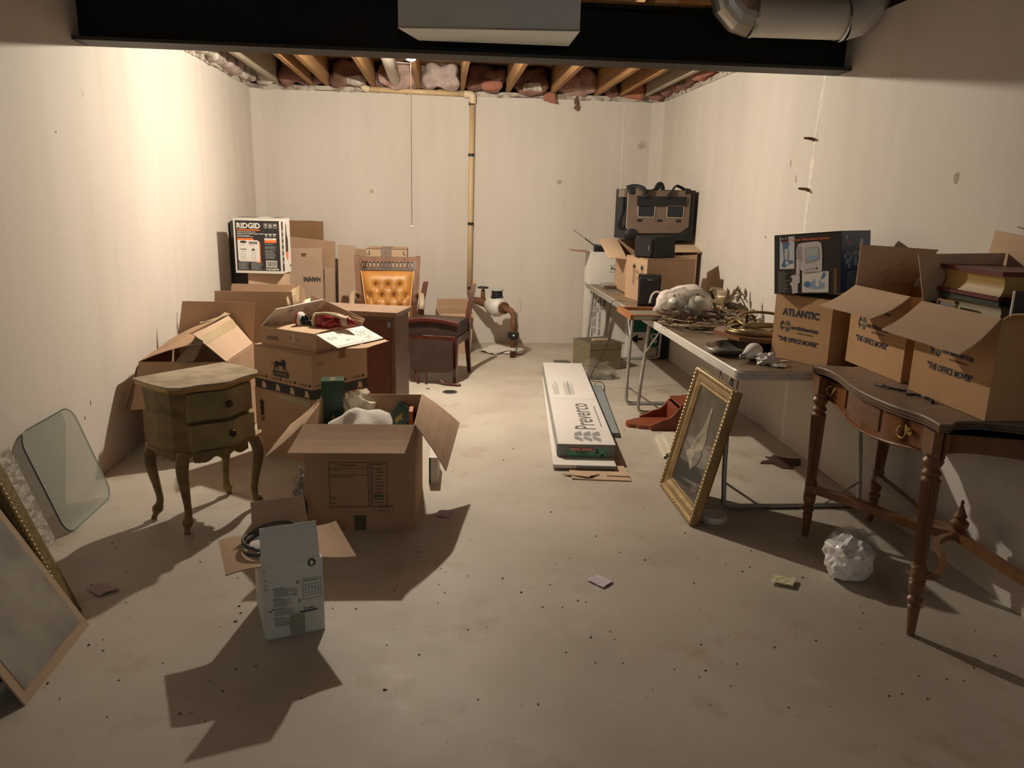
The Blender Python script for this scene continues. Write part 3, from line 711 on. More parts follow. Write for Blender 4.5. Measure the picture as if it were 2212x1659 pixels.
# ---- small open carton with white printed front
WB = mat('white_coated_card', (.74, .78, .74), .6, col2=(.68, .72, .68), vs=2)
t = thing('parts_box', 'small upright white printed carton with open flaps in front', 'box', (-.560, 2.62, 0), math.radians(19.0))
Wd, Dp, Hh = .205, .27, .285
b = B()
for (x0, x1, y0, y1) in ((-Wd/2, Wd/2, -Dp/2, -Dp/2+T), (-Wd/2, Wd/2, Dp/2-T, Dp/2), (-Wd/2, -Wd/2+T, -Dp/2+T, Dp/2-T), (Wd/2-T, Wd/2, -Dp/2+T, Dp/2-T)): b.box(x0, x1, y0, y1, 0, Hh)
b.box(-Wd/2, Wd/2, -Dp/2, Dp/2, 0, T); b.make('body', WB, t)
def lflap(pts, m, t_, name='flap', bow=.004):
    b = B(); b.plate(pts, .004, 4, bow, .0008); return b.make(name, m, t_)
lflap([(-Wd/2, -Dp/2+.002, Hh), (Wd/2-.008, -Dp/2+.002, Hh), (Wd/2-.012, -Dp/2+.035, Hh+.125), (-Wd/2+.002, -Dp/2+.035, Hh+.125)], WB, t)
lflap([(-Wd/2, -Dp/2, Hh), (-Wd/2, Dp/2, Hh), (-Wd/2-.12, Dp/2-.01, Hh+.005), (-Wd/2-.115, -Dp/2-.0, Hh-.01)], CBP, t)
lflap([(Wd/2, -Dp/2, Hh), (Wd/2, Dp/2, Hh), (Wd/2+.10, Dp/2-.01, Hh+.012), (Wd/2+.12, -Dp/2-.0, Hh-.02)], CBP, t)
lflap([(-Wd/2, Dp/2, Hh), (Wd/2, Dp/2, Hh), (Wd/2-.012, Dp/2+.03, Hh+.12), (-Wd/2+.0, Dp/2+.03, Hh+.12)], CBP, t)
d = face_decal(t, Wd, Dp, 'F', 0)
IK = mat('grey_black_ink', (.045, .05, .05), .7)
d.ell(IK, .065, .272, .014, .015, 24, 0); d.poly(WB, [(.060, .262), (.070, .262), (.070, .271), (.075, .271), (.065, .282), (.055, .271), (.060, .271)], 1)
d.lines(IK, .055, .292, .02, 1, .003, .0015, 0, seed=1)
for k, s_ in enumerate(('M', 'I', 'AI', '31', '53')): d.text(IK, s_, -.098, .262-k*.0175+(0 if k < 4 else -.001), .008 if k < 4 else .010, None, 0, 0)
for z, n, sd in ((.195, 9, 1), (.155, 8, 2), (.118, 7, 3), (.082, 9, 4)):
    d.lines(IK, -.072, z, .04, 1, .004, .0028, seed=sd, ragged=.1); d.lines(IK, -.068, z-.006, .075, n, .0034, .0012, seed=sd+9, ragged=.4)
d.line(IK, -.088, .113, -.083, .108, .003); d.line(IK, -.083, .108, -.072, .119, .003)
d.frame(IK, .030, .135, .095, .215, .0012)
d.lines(IK, .035, .209, .055, 2, .004, .0018, seed=8, ragged=.2)
for k in range(5): d.line(IK, .040+k*.011, .145, .040+k*.011, .195, .0007); d.line(IK, .032, .15+k*.010, .093, .15+k*.010, .0007)
d.line(IK, .034, .192, .065, .178, .001); d.line(IK, .065, .178, .09, .165, .001)
for k in range(3): d.line(IK, .000+k*.005, .155, .000+k*.005, .19-.004*k, .0012)
d.line(IK, .008, .205, .024, .205, .001); d.line(IK, .012, .20, .012, .214, .002); d.line(IK, .018, .198, .018, .212, .0015)
d.poly(mat('faint_grey', (.30, .33, .31), .7), [(.014, .14), (.022, .14), (.020, .125), (.016, .125)])
d.text(IK, 'Zoeller', .030, .096, .009, .042, .02, rot=.0); d.rect(IK, .018, .087, .080, .093); d.lines(IK, .035, .084, .035, 1, .003, .0014, seed=4)
d.rect(mat('packing_tape_grey', (.36, .37, .30), .35), -.018, .008, .034, .088, 0)
d.done('printed_front')
d = Decal(t, (0, -Dp/2+.002, Hh), (1, 0, 0), (0, .2546, .967), .003)
for k, s_ in enumerate(('** IMPORTANT **', 'BYPASS DISCHARGE HOLE REQUIRED IN', 'DISCHARGE PIPE TO HELP PREVENT AIR', 'LOCK. SEE DIAGRAM ON ENCLOSED', 'INSTALLATION INSTRUCTIONS.')):
    d.text(IK, s_, -.08, .094-k*.011, .0062, (.062, .142, .150, .138, .112)[k], 0, 0)
d.done('printed_warning')
HOSE = mat('grey_hose', (.055, .055, .06), .4, col2=(.09, .09, .10), vs=8)
b = B(); pts = []
for k in range(64):
    a = 2*PI*k/24; pts.append(V(-.035+.108*math.cos(a), .01+.095*math.sin(a), .30+.012*(k//24)+.012*math.sin(a*1.5)))
b.tube(pts, .0055, 8); o = b.make('coiled_cord', HOSE, None, smooth=True); o.location = (-.565, 2.62, .0); o.rotation_euler = (0, 0, math.radians(19))
tag(o, 'coil of dark grey cord lying in the top of the small white carton', 'cord')
sheet('paper_slip', [(-.685, 2.56, .30), (-.62, 2.54, .318), (-.615, 2.60, .325), (-.68, 2.62, .306)], WHITE, 'white folded instruction slip tucked in the small open carton', 'paper', 0, 0)

# ---- slumped carton by the left wall with tent flaps
t = thing('cardboard_box', 'slumped open carton by the left wall with taped tent-like flaps', 'box', (-1.49, 4.85, 0))
b = B(); z1 = .555; z2 = .54
def hw(x0, x1, y0, y1, za, zb): b.hexa([V(x0, y0, 0), V(x1, y0, 0), V(x0, y1, 0), V(x1, y1, 0), V(x0+.012, y0, za), V(x1, y0, za), V(x0+.012, y1, zb), V(x1, y1, zb)])
hw(-.265, .235, -.34, -.34+T, z1, z1); hw(-.265, .235, .30-T, .30, z2, z2); hw(-.265, -.265+T, -.34+T, .30-T, z1, z2); hw(.235-T, .235, -.34+T, .30-T, z1, z2)
b.box(-.265, .235, -.34, .30, 0, T); b.make('body', CB, t)
lflap([(-.25, -.345, z1), (.235, -.345, z1), (.225, -.42, z1-.24), (-.285, -.44, z1-.26)], CB, t)
lflap([(-.25, .305, z2), (.235, .305, z2), (.26, .315, z2+.275), (-.20, .315, z2+.28)], CB, t)
lflap([(-.25, -.345, z1+.004), (-.25, .25, z2+.05), (.02, .25, z1+.15), (.10, -.36, z1+.115)], CB, t, bow=-.012)
fl = lflap([(.235, .30, z2+.004), (.235, -.345, z1+.004), (.065, -.36, z1+.165), (.10, .26, z1+.18)], CBP, t, bow=.0)
b = B(); b.plate([(.120, .27, z1+.158), (.152, .27, z1+.110), (.130, -.362, z1+.108), (.090, -.362, z1+.146)], .0012, 4, .001); b.make('packing_tape', TAPE, fl)
b = B(); b.plate([(.075, .29, z1+.195), (.11, .27, z1+.19), (.0, .0, z1+.175), (-.03, .05, z1+.165)], .002, 4, .012, .004); b.make('loose_tape', TAPE, fl)
b = B(); b.plate([(.08, -.365, z1+.155), (.12, -.37, z1+.13), (.06, -.37, z1+.01), (-.05, -.36, z1+.0)], .0015, 4, .02, .003); b.make('loose_tape', mat('tape_dark', (.20, .14, .08), .4), fl)
b = B(); b.plate([(-.262, -.36, z1-.03), (-.262, -.33, z1-.02), (-.325, -.40, z1-.26), (-.335, -.42, z1-.28)], .006, 2); b.make('side_flap', CBD, t)
d = Decal(t, (-.20, -.1, z1+.052), (.93, 0, .36), (0, 1, 0), .014); d.lines(INKB, -.02, .0, .16, 3, .028, .008, seed=2); d.text(INKB, 'KITCHEN', .0, .03, .03, .14); d.done('handwriting')

# ---- UP box with lighting carton and .com carton
t = carton('cardboard_box', 'closed carton with black UP arrow under the lion-print carton', 'box', (-.615, 4.56, 0), math.radians(-35), .46, .42, .40, CB, closed=True)
t.location = (-.80, 4.58, 0)
d = face_decal(t, .46, .42, 'F', 0)
cx = -.175; d.poly(INK, [(cx-.014, .235), (cx+.014, .235), (cx+.014, .310), (cx+.024, .310), (cx, .338), (cx-.024, .310), (cx-.014, .310)]); d.text(INK, 'UP', cx-.014, .200, .028, .032, .015)
d.poly(mat('old_tape', (.42, .36, .24), .5), [(-.10, .385), (.21, .385), (.21, .335), (.10, .35), (-.02, .36), (-.04, .372)])
d.done('printed_arrow')
LIONX, LIONY = -.775, 4.545
t = carton('cardboard_box', 'carton with black lion print and dark lower band in the middle stack', 'box', (LIONX, LIONY, .402), math.radians(-42), .50, .42, .255, CB, closed=True)
t.rotation_euler = (0, 0, math.radians(-40))
for side, W_ in (('F', .50), ('R', .42)):
    d = face_decal(t, .50, .42, side, 0)
    BAND = mat('dark_band_ink', (.03, .034, .03), .7)
    d.rect(BAND, -W_/2, .0, W_/2, .055, 0)
    for k in range(4 if side == 'F' else 3):
        x = -W_/2+.02+k*(W_/(4 if side == 'F' else 3)); d.text(INKB, 'LIGHTING', x, .068, .013, .062, .012)
        cx = x+.083; d.poly(INK, [(cx-.009, .07), (cx+.009, .07), (cx+.011, .078), (cx+.004, .082), (cx, .09), (cx-.004, .082), (cx-.011, .078)])
        c2 = x+.055; d.poly(CBL, [(c2-.022, .008), (c2+.022, .004), (c2+.018, .03), (c2+.004, .045), (c2-.014, .04), (c2-.012, .024)], 1); d.lv = 0
    if side == 'F':
        # walking lion over a plinth
        cx, cz = -.015, .165
        d.poly(INK, [(cx-.058, cz-.008), (cx-.05, cz+.012), (cx-.025, cz+.018), (cx+.0, cz+.014), (cx+.012, cz+.030), (cx+.028, cz+.034), (cx+.042, cz+.026), (cx+.048, cz+.006), (cx+.040, cz-.004), (cx+.045, cz-.020), (cx+.058, cz-.036), (cx+.048, cz-.036), (cx+.030, cz-.014), (cx+.026, cz-.034), (cx+.016, cz-.034), (cx+.018, cz-.010), (cx-.010, cz-.008), (cx-.024, cz-.012), (cx-.018, cz-.022), (cx-.026, cz-.034), (cx-.034, cz-.032), (cx-.030, cz-.022), (cx-.042, cz-.014), (cx-.052, cz-.036), (cx-.062, cz-.036)])
        d.line(INK, cx-.056, cz+.006, cx-.075, cz-.004, .003); d.ell(INK, cx-.078, cz-.003, .005, .003, 8)
        d.poly(mat('plinth_ink', (.045, .045, .04), .8), [(cx-.072, cz-.038), (cx+.068, cz-.038), (cx+.068, cz-.074), (cx-.072, cz-.074)]); d.text(CBD, 'LIVING', cx-.058, cz-.064, .017, .11, .01, 1); d.lv = 0
    else:
        d.text(INKB, 'E25/50', -.17, .19, .014, .05, .01); d.text(INKB, 'mpd', -.03, .075, .018, .03, .01); d.rect(mat('red_brown_tape', (.22, .09, .05), .6), -.01, .205, .04, .255, 0)
    d.done('printed_band')
t = carton('cardboard_box', 'shallow open carton reading .com with white star-print flaps', 'box', (LIONX+.01, LIONY+.02, .660), math.radians(-36), .44, .38, .10, CB, skew=(0, 0))
comb = t
STARW = mat('white_star_card', (.80, .78, .73), .6); STARG = mat('star_ink', (.10, .10, .11), .7)
lb = lflap([(-.22, .19, .10), (-.22, -.19, .10), (-.09, -.19, .215), (-.09, .19, .235)], STARW, t, bow=0)
lr = lflap([(.22, -.19, .10), (.22, .19, .10), (.38, .19, .045), (.38, -.19, .045)], STARW, t, bow=0)
lf = lflap([(-.21, -.19, .102), (.21, -.19, .102), (.205, -.04, .108), (-.12, -.04, .112)], CBL, t)
bk = lflap([(-.22, .19, .10), (.22, .19, .10), (.215, .22, .14), (-.22, .22, .25)], CB, t)
lx = lflap([(.40, -.15, .040), (.40, .18, .040), (.445, .17, .042), (.445, -.02, .03)], CBL, t)
def stars(O, X, Y, w_, h_, fl, seed):
    d = Decal(fl, O, X, Y, .004); r = random.Random(seed); L_ = w_; d.line(STARG, .0, h_-.012, L_, h_-.012, .002); d.line(STARG, L_*.43, 0, L_*.43, h_-.012, .0015); d.line(STARG, L_*.54, 0, L_*.54, h_-.012, .0015)
    for k in range(22):
        x = r.uniform(.02, L_-.02); y = r.uniform(.015, h_-.03)
        if abs(x-L_*.485) < L_*.1: continue
        d.star(STARG, x, y, r.uniform(.010, .018), .0018, r.uniform(0, 1))
    d.done('printed_stars')
stars((.22, .19, .10), (0, -1, 0), (.16, 0, -.055), .38, .169, lr, 1)
stars((-.22, -.19, .10), (0, 1, 0), V(.13, 0, .125), .38, .168, lb, 2)
d = face_decal(t, .44, .38, 'F', 0)
d.text(INK, '.com', -.18, .033, .036, .10, .01); d.rect(TAPE, .03, .012, .06, .098, 0); d.text(INK, '*', .012, .05, .02, None, .01, 1); d.text(INK, '*', .075, .04, .02, None, .01, 1); d.text(INK, '*', .04, .015, .02, None, .01, 1)
d.done('printed_com')

# ---- Santa figurine lying on the .com box
t = thing('santa_figurine', 'santa figurine in red coat lying in the star-flapped carton', 'figurine', (-.66, 4.50, .80), math.radians(-14))
SR = mat('santa_red', (.38, .02, .03), .35, col2=(.28, .012, .02), vs=8, coat=.3); t.scale = (.86, .86, .86)
SC = mat('santa_cream', (.62, .50, .32), .5, col2=(.45, .35, .22), vs=30, bump=.6, bs=60)
SB = mat('santa_boot', (.015, .015, .02), .25); SF = mat('santa_face', (.62, .40, .28), .5)
def ring(x, ry, rz, n=20, cz=0.0): return [V(x, ry*math.cos(2*PI*k/n), cz+rz*math.sin(2*PI*k/n)) for k in range(n)]
b = B(); b.loft([ring(-.085, .040, .036), ring(-.06, .062, .054), ring(-.02, .066, .058), ring(.03, .062, .054), ring(.07, .052, .046), ring(.10, .034, .032)]); b.make('body', SR, t, smooth=True)
b = B(); b.loft([ring(-.098, .052, .046), ring(-.094, .066, .058), ring(-.076, .069, .061), ring(-.068, .060, .052)]); 
for s_ in (-1, 1): b.tube(bez([(-.075, s_*.012-.03, .052), (-.02, s_*.012-.032, .060), (.04, s_*.02-.025, .056), (.075, s_*.028-.012, .044)], 5), .009, 8)
b.make('fur_trim', SC, t, smooth=True)
b = B(); b.ball((.115, -.01, .012), .034, 16); b.make('face', SF, t, smooth=True)
b = B(); b.loft([[V(.05+q[0], -.018+q[1]*1.0, .045+q[2]) for q in r_] for r_ in [[(0, .012*math.cos(a*PI/6), .006*math.sin(a*PI/6)) for a in range(12)], [(.03, .030*math.cos(a*PI/6), .014*math.sin(a*PI/6)) for a in range(12)], [(.06, .034*math.cos(a*PI/6), .012*math.sin(a*PI/6)-.006) for a in range(12)], [(.078, .022*math.cos(a*PI/6), .006*math.sin(a*PI/6)-.012) for a in range(12)]]])
for s_ in (-1, 1): b.tube(bez([(.10, -.012, .045), (.092, -.012+s_*.018, .042), (.082, -.012+s_*.03, .034)], 4), [.008, .008, .009, .009, .008, .007, .006, .004, .003], 8)
b.make('beard', SC, t, smooth=True)
b = B(); b.ball((.105, -.012, .050), .006, 8); b.ball((.118, -.022, .046), .0035, 8); b.ball((.118, -.002, .046), .0035, 8); b.make('nose', SF, t, smooth=True)
b = B(); b.loft([ring(.128, .036, .034, 16, .010), ring(.134, .038, .036, 16, .010), ring(.142, .035, .033, 16, .010)]); b.make('hat_brim', SC, t, smooth=True)
b = B(); b.loft([ring(.138, .034, .032, 16, .010), ring(.16, .026, .025, 16, .006), ring(.185, .014, .013, 16, -.004), ring(.20, .005, .005, 16, -.010)]); b.make('hat', SR, t, smooth=True)
b = B(); b.tube(bez([(.06, .045, .02), (.03, .075, .03), (-.01, .078, .02)], 5), [.022]*5+[.018]*5+[.014], 10); b.make('sleeve', SR, t, smooth=True)
b = B(); b.tube(bez([(.06, -.05, .01), (.03, -.076, .0), (-.01, -.074, -.01)], 5), [.022]*5+[.018]*5+[.014], 10); b.make('sleeve', SR, t, smooth=True)
b = B()
for s_ in (-1, 1): b.tube([(-.09, s_*.022, -.01), (-.14, s_*.024, -.012), (-.165, s_*.024, -.01)], [.020, .018, .017], 10); b.ball((-.17, s_*.026, .008), .022, 10, sc=(.7, .9, 1.4))
b.make('boots', SB, t, smooth=True)
b = B(); b.lathe([(.055, 0), (.058, .004), (.058, .016), (.055, .02)], (0, 0, 0), 24, Matrix.Translation((-.205, 0, .0)) @ Matrix.Rotation(PI/2, 4, 'Y')); b.make('base', WHITE, t, smooth=True)
b = B(); b.lathe([(.0575, 0), (.0595, .003), (.0595, .009), (.0575, .012)], (0, 0, 0), 24, Matrix.Translation((-.214, 0, .0)) @ Matrix.Rotation(PI/2, 4, 'Y')); b.make('base_rim', SR, t, smooth=True)

# ================================================================ behind the left stack
def wood_m(name, a, c, **k): return mat(name, a, k.pop('rough', .38), col2=c, vs=k.pop('vs', 5), vd=6, stretch=k.pop('stretch', (8, 1, 8)), contrast=(.3, .7), bump=.05, bs=40, **k)
CABM = wood_m('cabinet_wood', (.09, .042, .024), (.135, .068, .04), stretch=(1, 8, 1.0))
CABT = wood_m('cabinet_top_wood', (.20, .125, .085), (.26, .165, .115), rough=.3)
t = thing('cabinet', 'dark wooden desk cabinet with blue tag behind the carton stack', 'cabinet', (-.318, 5.156, 0), math.radians(-19))
t.rotation_euler = (0, 0, math.radians(-15))
B().box(-.72, .0, .0, .30, 0, .728).make('carcass', CABM, t)
b = B(); b.box(-.74, .022, -.022, .32, .746, .760); b.box(-.732, .014, -.014, .314, .729, .7455); b.make('top', CABT, t, bevel=.004)
B().box(-.70, -.03, -.004, .0, .05, .70).make('back_panel', wood_m('panel_red_brown', (.075, .02, .01), (.105, .03, .015)), t)
B().box(-.052, -.028, -.0065, -.004, .655, .695).make('tag', mat('blue_tag', (.16, .24, .30), .6), t)
# slats lying between cabinet and big carton
SLAT = wood_m('orange_slat', (.42, .18, .06), (.52, .25, .10))
for k in range(3):
    o = B().box(-.17, .17, -.02, .02, 0, .014).make('wooden_stick', SLAT); o.location = (-.36+.015*k, 4.62-.05*k, .285+.015*k); o.rotation_euler = (0, math.radians(2), math.radians(20-14*k))
    tag(o, ['lowest of the orange wood slats between cabinet and big carton', 'middle orange wood slat between cabinet and big carton', 'topmost orange wood slat between cabinet and big carton'][k], 'wood slat', 'orange wood slats')
carton('cardboard_box', 'low carton hidden under the orange slats by the cabinet', 'box', (-.33, 4.60, 0), math.radians(12), .26, .24, .283, CBD, closed=True)

# open cartons with raised flaps in the middle row
t = carton('cardboard_box', 'open carton with tall raised front flap behind the slumped carton', 'box', (-1.33, 5.78, 0), 0, .56, .42, .64, CB, {'F': (2, .20), 'B': (3, .19), 'R': (35, .12)})
b = B(); b.plate([(.20, -.225, .65), (.29, -.18, .62), (.30, -.16, .88), (.235, -.21, .82)], .0015, 5, .02, .01); b.make('loose_tape', TAPE, t)
t = carton('cardboard_box', 'carton with raised flap standing below the black-print vacuum box', 'box', (-1.38, 6.30, 0), 0, .50, .40, .66, CB, {'F': (1, .17), 'B': (2, .1)})
carton('cardboard_box', 'small taped carton holding up the black-print vacuum box', 'box', (-1.45, 6.64, .661), 0, .30, .2, .21, CBL, closed=True)
t = bpy.context.scene.objects[-1]
# vacuum box
t = carton('vacuum_box', 'black and white printed vacuum box on top of the left stack', 'box', (-1.485, 6.62, .872), math.radians(-5), .385, .25, .445, WCARD, closed=True)
d = face_decal(t, .40, .25, 'F', 0)
d.rect(BLACKP, -.178, .022, .178, .423, 0)
d.text(WHITE, 'RIDGID', -.165, .362, .042, .19, .035, 1); d.rect(ORANGE, -.165, .343, .02, .352)
d.lines(WHITE, -.165, .334, .15, 1, .01, .005, seed=1, ragged=.1); d.lines(WHITE, -.165, .320, .34, 1, .01, .005, seed=2, ragged=.05); d.lines(WHITE, -.165, .306, .11, 1, .01, .004, seed=3); d.lines(WHITE, -.165, .296, .14, 1, .01, .004, seed=4)
for k in range(3):
    x = .055+k*.038; d.frame(WHITE, x, .365, x+.028, .400, .0015)
    if k == 0: d.poly(WHITE, [(x+.008, .395), (x+.020, .395), (x+.018, .384), (x+.0155, .381), (x+.0155, .372), (x+.020, .369), (x+.008, .369), (x+.0125, .372), (x+.0125, .381), (x+.010, .384)])
    if k == 1:
        for q in (.007, .016): d.poly(WHITE, [(x+q, .37), (x+q+.004, .37), (x+q+.004, .388), (x+q+.006, .388), (x+q+.002, .396), (x+q-.002, .388), (x+q, .388)])
    if k == 2: d.ell(WHITE, x+.014, .384, .010, .010, 10, a0=0, a1=180); d.line(WHITE, x+.014, .37, x+.014, .386, .0015)
d.poly(ORANGE, [(-.165, .282), (-.04, .282), (-.030, .265), (.0, .265), (.018, .25), (.018, .085), (-.02, .085), (-.02, .26), (-.165, .26)])
d.poly(WHITE, [(-.165, .266), (-.002, .266), (.010, .252), (.010, .094), (-.150, .094), (-.165, .106)], 2)
G4 = BLACKP
d.ell(G4, -.118, .252, .028, .010, 16, 3); d.rect(G4, -.073, .246, -.003, .254); d.rect(G4, -.073, .236, -.003, .242)
d.rect(G4, -.145, .190, -.095, .196); d.poly(G4, [(-.06, .184), (-.018, .184), (-.030, .192), (-.036, .202), (-.042, .202), (-.048, .192)])
d.frame(GREYP, -.140, .128, -.105, .156, .003); d.frame(GREYP, -.052, .122, -.025, .158, .003)
for (x, y) in ((-.145, .232), (-.07, .225), (-.14, .178), (-.06, .175), (-.14, .118), (-.055, .112)): d.lines(mat('orange_faint', (.6, .35, .25), .6), x, y, .055, 2, .005, .002, seed=int(x*1000))
d.rect(WHITE, .055, .248, .150, .285, 2); d.rect(ORANGE, .055, .248, .150, .270, 3); d.lines(GREYP, .065, .28, .07, 1, .01, .004, 3, seed=4)
for k in range(3): d.ell(GREYP, .072+.032*k, .305, .011, .010, 12)
for k, (y, n) in enumerate(((.240, 2), (.220, 4), (.190, 4), (.165, 4), (.140, 4))): d.lines(GREYP, .055, y, .095, n, .0055, .003, 1, seed=30+k)
d.rect(WHITE, .060, .050, .148, .105, 2)
x = .068
rr = random.Random(4)
while x < .140: w1 = rr.uniform(.0015, .005); d.rect(INK, x, .056, x+w1, .100, 3); x += w1+rr.uniform(.0015, .004)
d.text(WHITE, 'WD4070', .052, .027, .015, .11, .03, 1)
for x in (-.165, -.062): d.lines(GREYP, x, .088, .095, 9, .0068, .004, 1, seed=int(abs(x)*900))
d.done('printed_front')
d = face_decal(t, .386, .33, 'R', 0)
d.rect(BLACKP, -.120, .02, -.075, .42, 0)
for k in range(6): d.ell(WHITE, -.098, .34-.05*k, .008, .014, 10, 1)
d.poly(BLACKP, [(.0, .40), (.012, .40), (.02, .32), (.05, .27), (.05, .17), (-.02, .17), (-.02, .26)], 1); d.poly(ORANGE, [(-.02, .17), (.05, .17), (.045, .12), (.02, .10), (-.01, .13)], 1); d.rect(BLACKP, .09, .04, .115, .06, 1)
d.done('printed_side')
d = Decal(t, (0, 0, .446), (1, 0, 0), (0, 1, 0)); d.poly(BLACKP, [(-.18, -.10), (-.02, -.10), (-.01, .05), (-.18, .08)]); d.rect(BLACKP, .09, -.08, .17, .11); d.done('printed_top')
# dark carton added in place of the wall shadow beside the vacuum box
t = carton('cardboard_box', 'dark carton put in for the shadow behind and left of the vacuum box', 'box', (-1.66, 7.1, .0), 0, .34, .28, 1.27, mat('shadow_dark_card', (.05, .045, .04), .7), closed=True)
# leaning flattened cartons and panels
def panel(lab, pts, m, t_=.008, name='cardboard_sheet', group='flattened cardboard leaning at the back wall', sub=3, bow=.01, jag=.0):
    c = Vector(pts[0]); tt = None
    b = B(); b.plate(pts, t_, sub, bow, jag); return tag(b.make(name, m), lab, 'cardboard panel', group)
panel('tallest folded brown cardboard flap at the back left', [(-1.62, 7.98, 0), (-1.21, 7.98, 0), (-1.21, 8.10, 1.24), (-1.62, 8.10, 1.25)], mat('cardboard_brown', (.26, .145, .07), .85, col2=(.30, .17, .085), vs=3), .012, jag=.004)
t = thing('cardboard_sheet', 'wide folded carton with strip of tape left of the narrow panel', 'cardboard panel', (-1.25, 7.86, 0), 0, 'flattened cardboard leaning at the back wall')
b = B(); b.plate([(-.36, .0, 0), (.17, .0, 0), (.17, .12, 1.05), (-.36, .12, 1.10)], .02, 4, .01, .0); b.make('sheet', CB, t)
b = B(); b.plate([(.07, -.02, 0), (.16, -.02, 0), (.16, .035, .80), (.07, .035, .80)], .002, 2); b.make('paper_strip', CBP, t)
b = B(); b.plate([(.0, .06, .84), (.05, .06, .84), (.055, .072, .96), (-.01, .072, .97)], .003, 3, .0, .004); b.make('torn_patch', CBD, t)
t = thing('cardboard_sheet', 'lit flat carton with upside-down lettering in front of the folded cartons', 'cardboard panel', (-1.27, 7.62, 0), 0, 'flattened cardboard leaning at the back wall')
b = B(); b.plate([(-.25, 0, 0), (.10, 0, 0), (.10, .10, 1.0), (-.25, .10, 1.0)], .012, 3, .004); b.make('sheet', CBP, t)
d = Decal(t, (0, -.009, 0), (1, 0, 0), (0, .1, 1.0), .005)
d.text(INK, 'HANNI', .08, .725, .045, .16, .03, rot=PI); d.lines(INKB, -.10, .955, .06, 1, .01, .006, seed=3); d.poly(INKB, [(-.10, .945), (-.05, .945), (-.065, .925), (-.085, .925)]); d.done('printed_lettering')
panel('narrow upright cardboard panel right of the folded cartons', [(-1.03, 7.74, 0), (-.86, 7.74, 0), (-.865, 7.86, 1.02), (-1.035, 7.86, 1.03)], CBP, .02)
panel('brown cardboard panel behind the tufted armchair', [(-.93, 8.05, 0), (-.55, 8.05, 0), (-.55, 8.11, .97), (-.93, 8.11, .975)], CB, .012)
t = carton('cardboard_box', 'taped carton with corner marks behind the tufted armchair', 'box', (-.545, 7.82, .55), 0, .39, .34, .46, CBL, closed=True)
d = face_decal(t, .39, .34, 'F', 0); d.rect(mat('grey_tape', (.27, .21, .17), .5), -.055, .0, .05, .46, 0)
for s_ in (-1, 1): d.rect(INK, s_*.165-.004, .40, s_*.165+.004, .44, 1); d.rect(INK, min(s_*.165, s_*.19), .40, max(s_*.165, s_*.19), .406, 1)
d.text(RED, 'S', -.02, .41, .025, None, .02, 2); d.line(INKN, -.15, .365, -.06, .363, .003, 1); d.line(INKN, .05, .362, .15, .362, .003, 1); d.done('printed_marks')
d = Decal(t, (0, 0, .461), (1, 0, 0), (0, 1, 0)); d.rect(mat('grey_tape', (.27, .21, .17), .5), -.055, -.17, .05, .17, 0); d.done('tape_top')
carton('cardboard_box', 'plain carton supporting the taped carton behind the armchair', 'box', (-.545, 7.84, 0), 0, .46, .38, .549, CBD, closed=True)
t = carton('cardboard_box', 'open empty carton on the floor between broken chair and water meter', 'box', (.09, 7.70, 0), math.radians(6), .34, .36, .40, CB, {'F': (100, .12), 'B': (10, .10)}, skew=(.03, 0))
# white packing sheet behind the star flaps
blob('packing_foam', mat('cream_foam', (.62, .57, .45), .8), 'cream wrapped packet standing behind the star-print flap', 'packet', (-.99, 6.0, .675), .075, (1.25, .7, .85), .15, 1.3, 3, seg=14, sharp=True)
carton('cardboard_box', 'plain carton under the cream packet behind the cabinet', 'box', (-.93, 6.08, 0), 0, .22, .30, .62, CBD, closed=True)

# ---- tufted armchair
t = thing('armchair', 'wooden armchair with button-tufted golden leather back', 'chair', (-.50, 7.10, 0), math.radians(3))
CW = wood_m('chair_wood', (.13, .05, .02), (.20, .085, .035), stretch=(4, 4, 1), rough=.55); CWD = mat('chair_wood_dark', (.06, .022, .014), .35)
LEA = mat('gold_leather', (.52, .24, .055), .42, col2=(.38, .16, .035), vs=5, contrast=(.3, .6)); LEB = mat('brown_leather', (.10, .04, .022), .42)
def bk_pt(x, z, off=0):  # leaning back plane
    return V(x, -.02+.16*(z-.42)/.54+off, z)
for s_ in (-1, 1):
    b = B(); p = [bk_pt(s_*.235, .40), bk_pt(s_*.262, .68), bk_pt(s_*.282, .975)]
    b.loft([[q+V(dx, dy, 0) for dx, dy in ((-.022, -.022), (.022, -.022), (.022, .022), (-.022, .022))] for q in p]); b.make('back_post', CW, t, bevel=.004)
b = B(); b.hexa([bk_pt(x, z, o) for z in (.925, .965) for o in (-.02, .015) for x in (-.27, .27)]); b.make('top_rail', CW, t, bevel=.004)
b = B(); b.hexa([bk_pt(x, z, o) for z in (.845, .86) for o in (-.014, .012) for x in (-.25, .25)]); b.make('lower_rail', CWD, t, bevel=.003)
b = B()
for k in range(14):
    cx = -.225+k*.0346; cc = [bk_pt(cx+.0155*math.cos(a*PI/8), .8925+.026*math.sin(a*PI/8), -.002) for a in range(16)]; b.tube(cc, .0055, 6, closed=True)
b.make('fretwork', CWD, t)
b = B(); nx, nz = 36, 30; tufts = [(x, .72) for x in (-.11, 0, .11)] + [(x, .62) for x in (-.165, -.055, .055, .165)] + [(x, .52) for x in (-.11, 0, .11)] + [(x, .79) for x in (-.055, .055)][:0]
gr = []
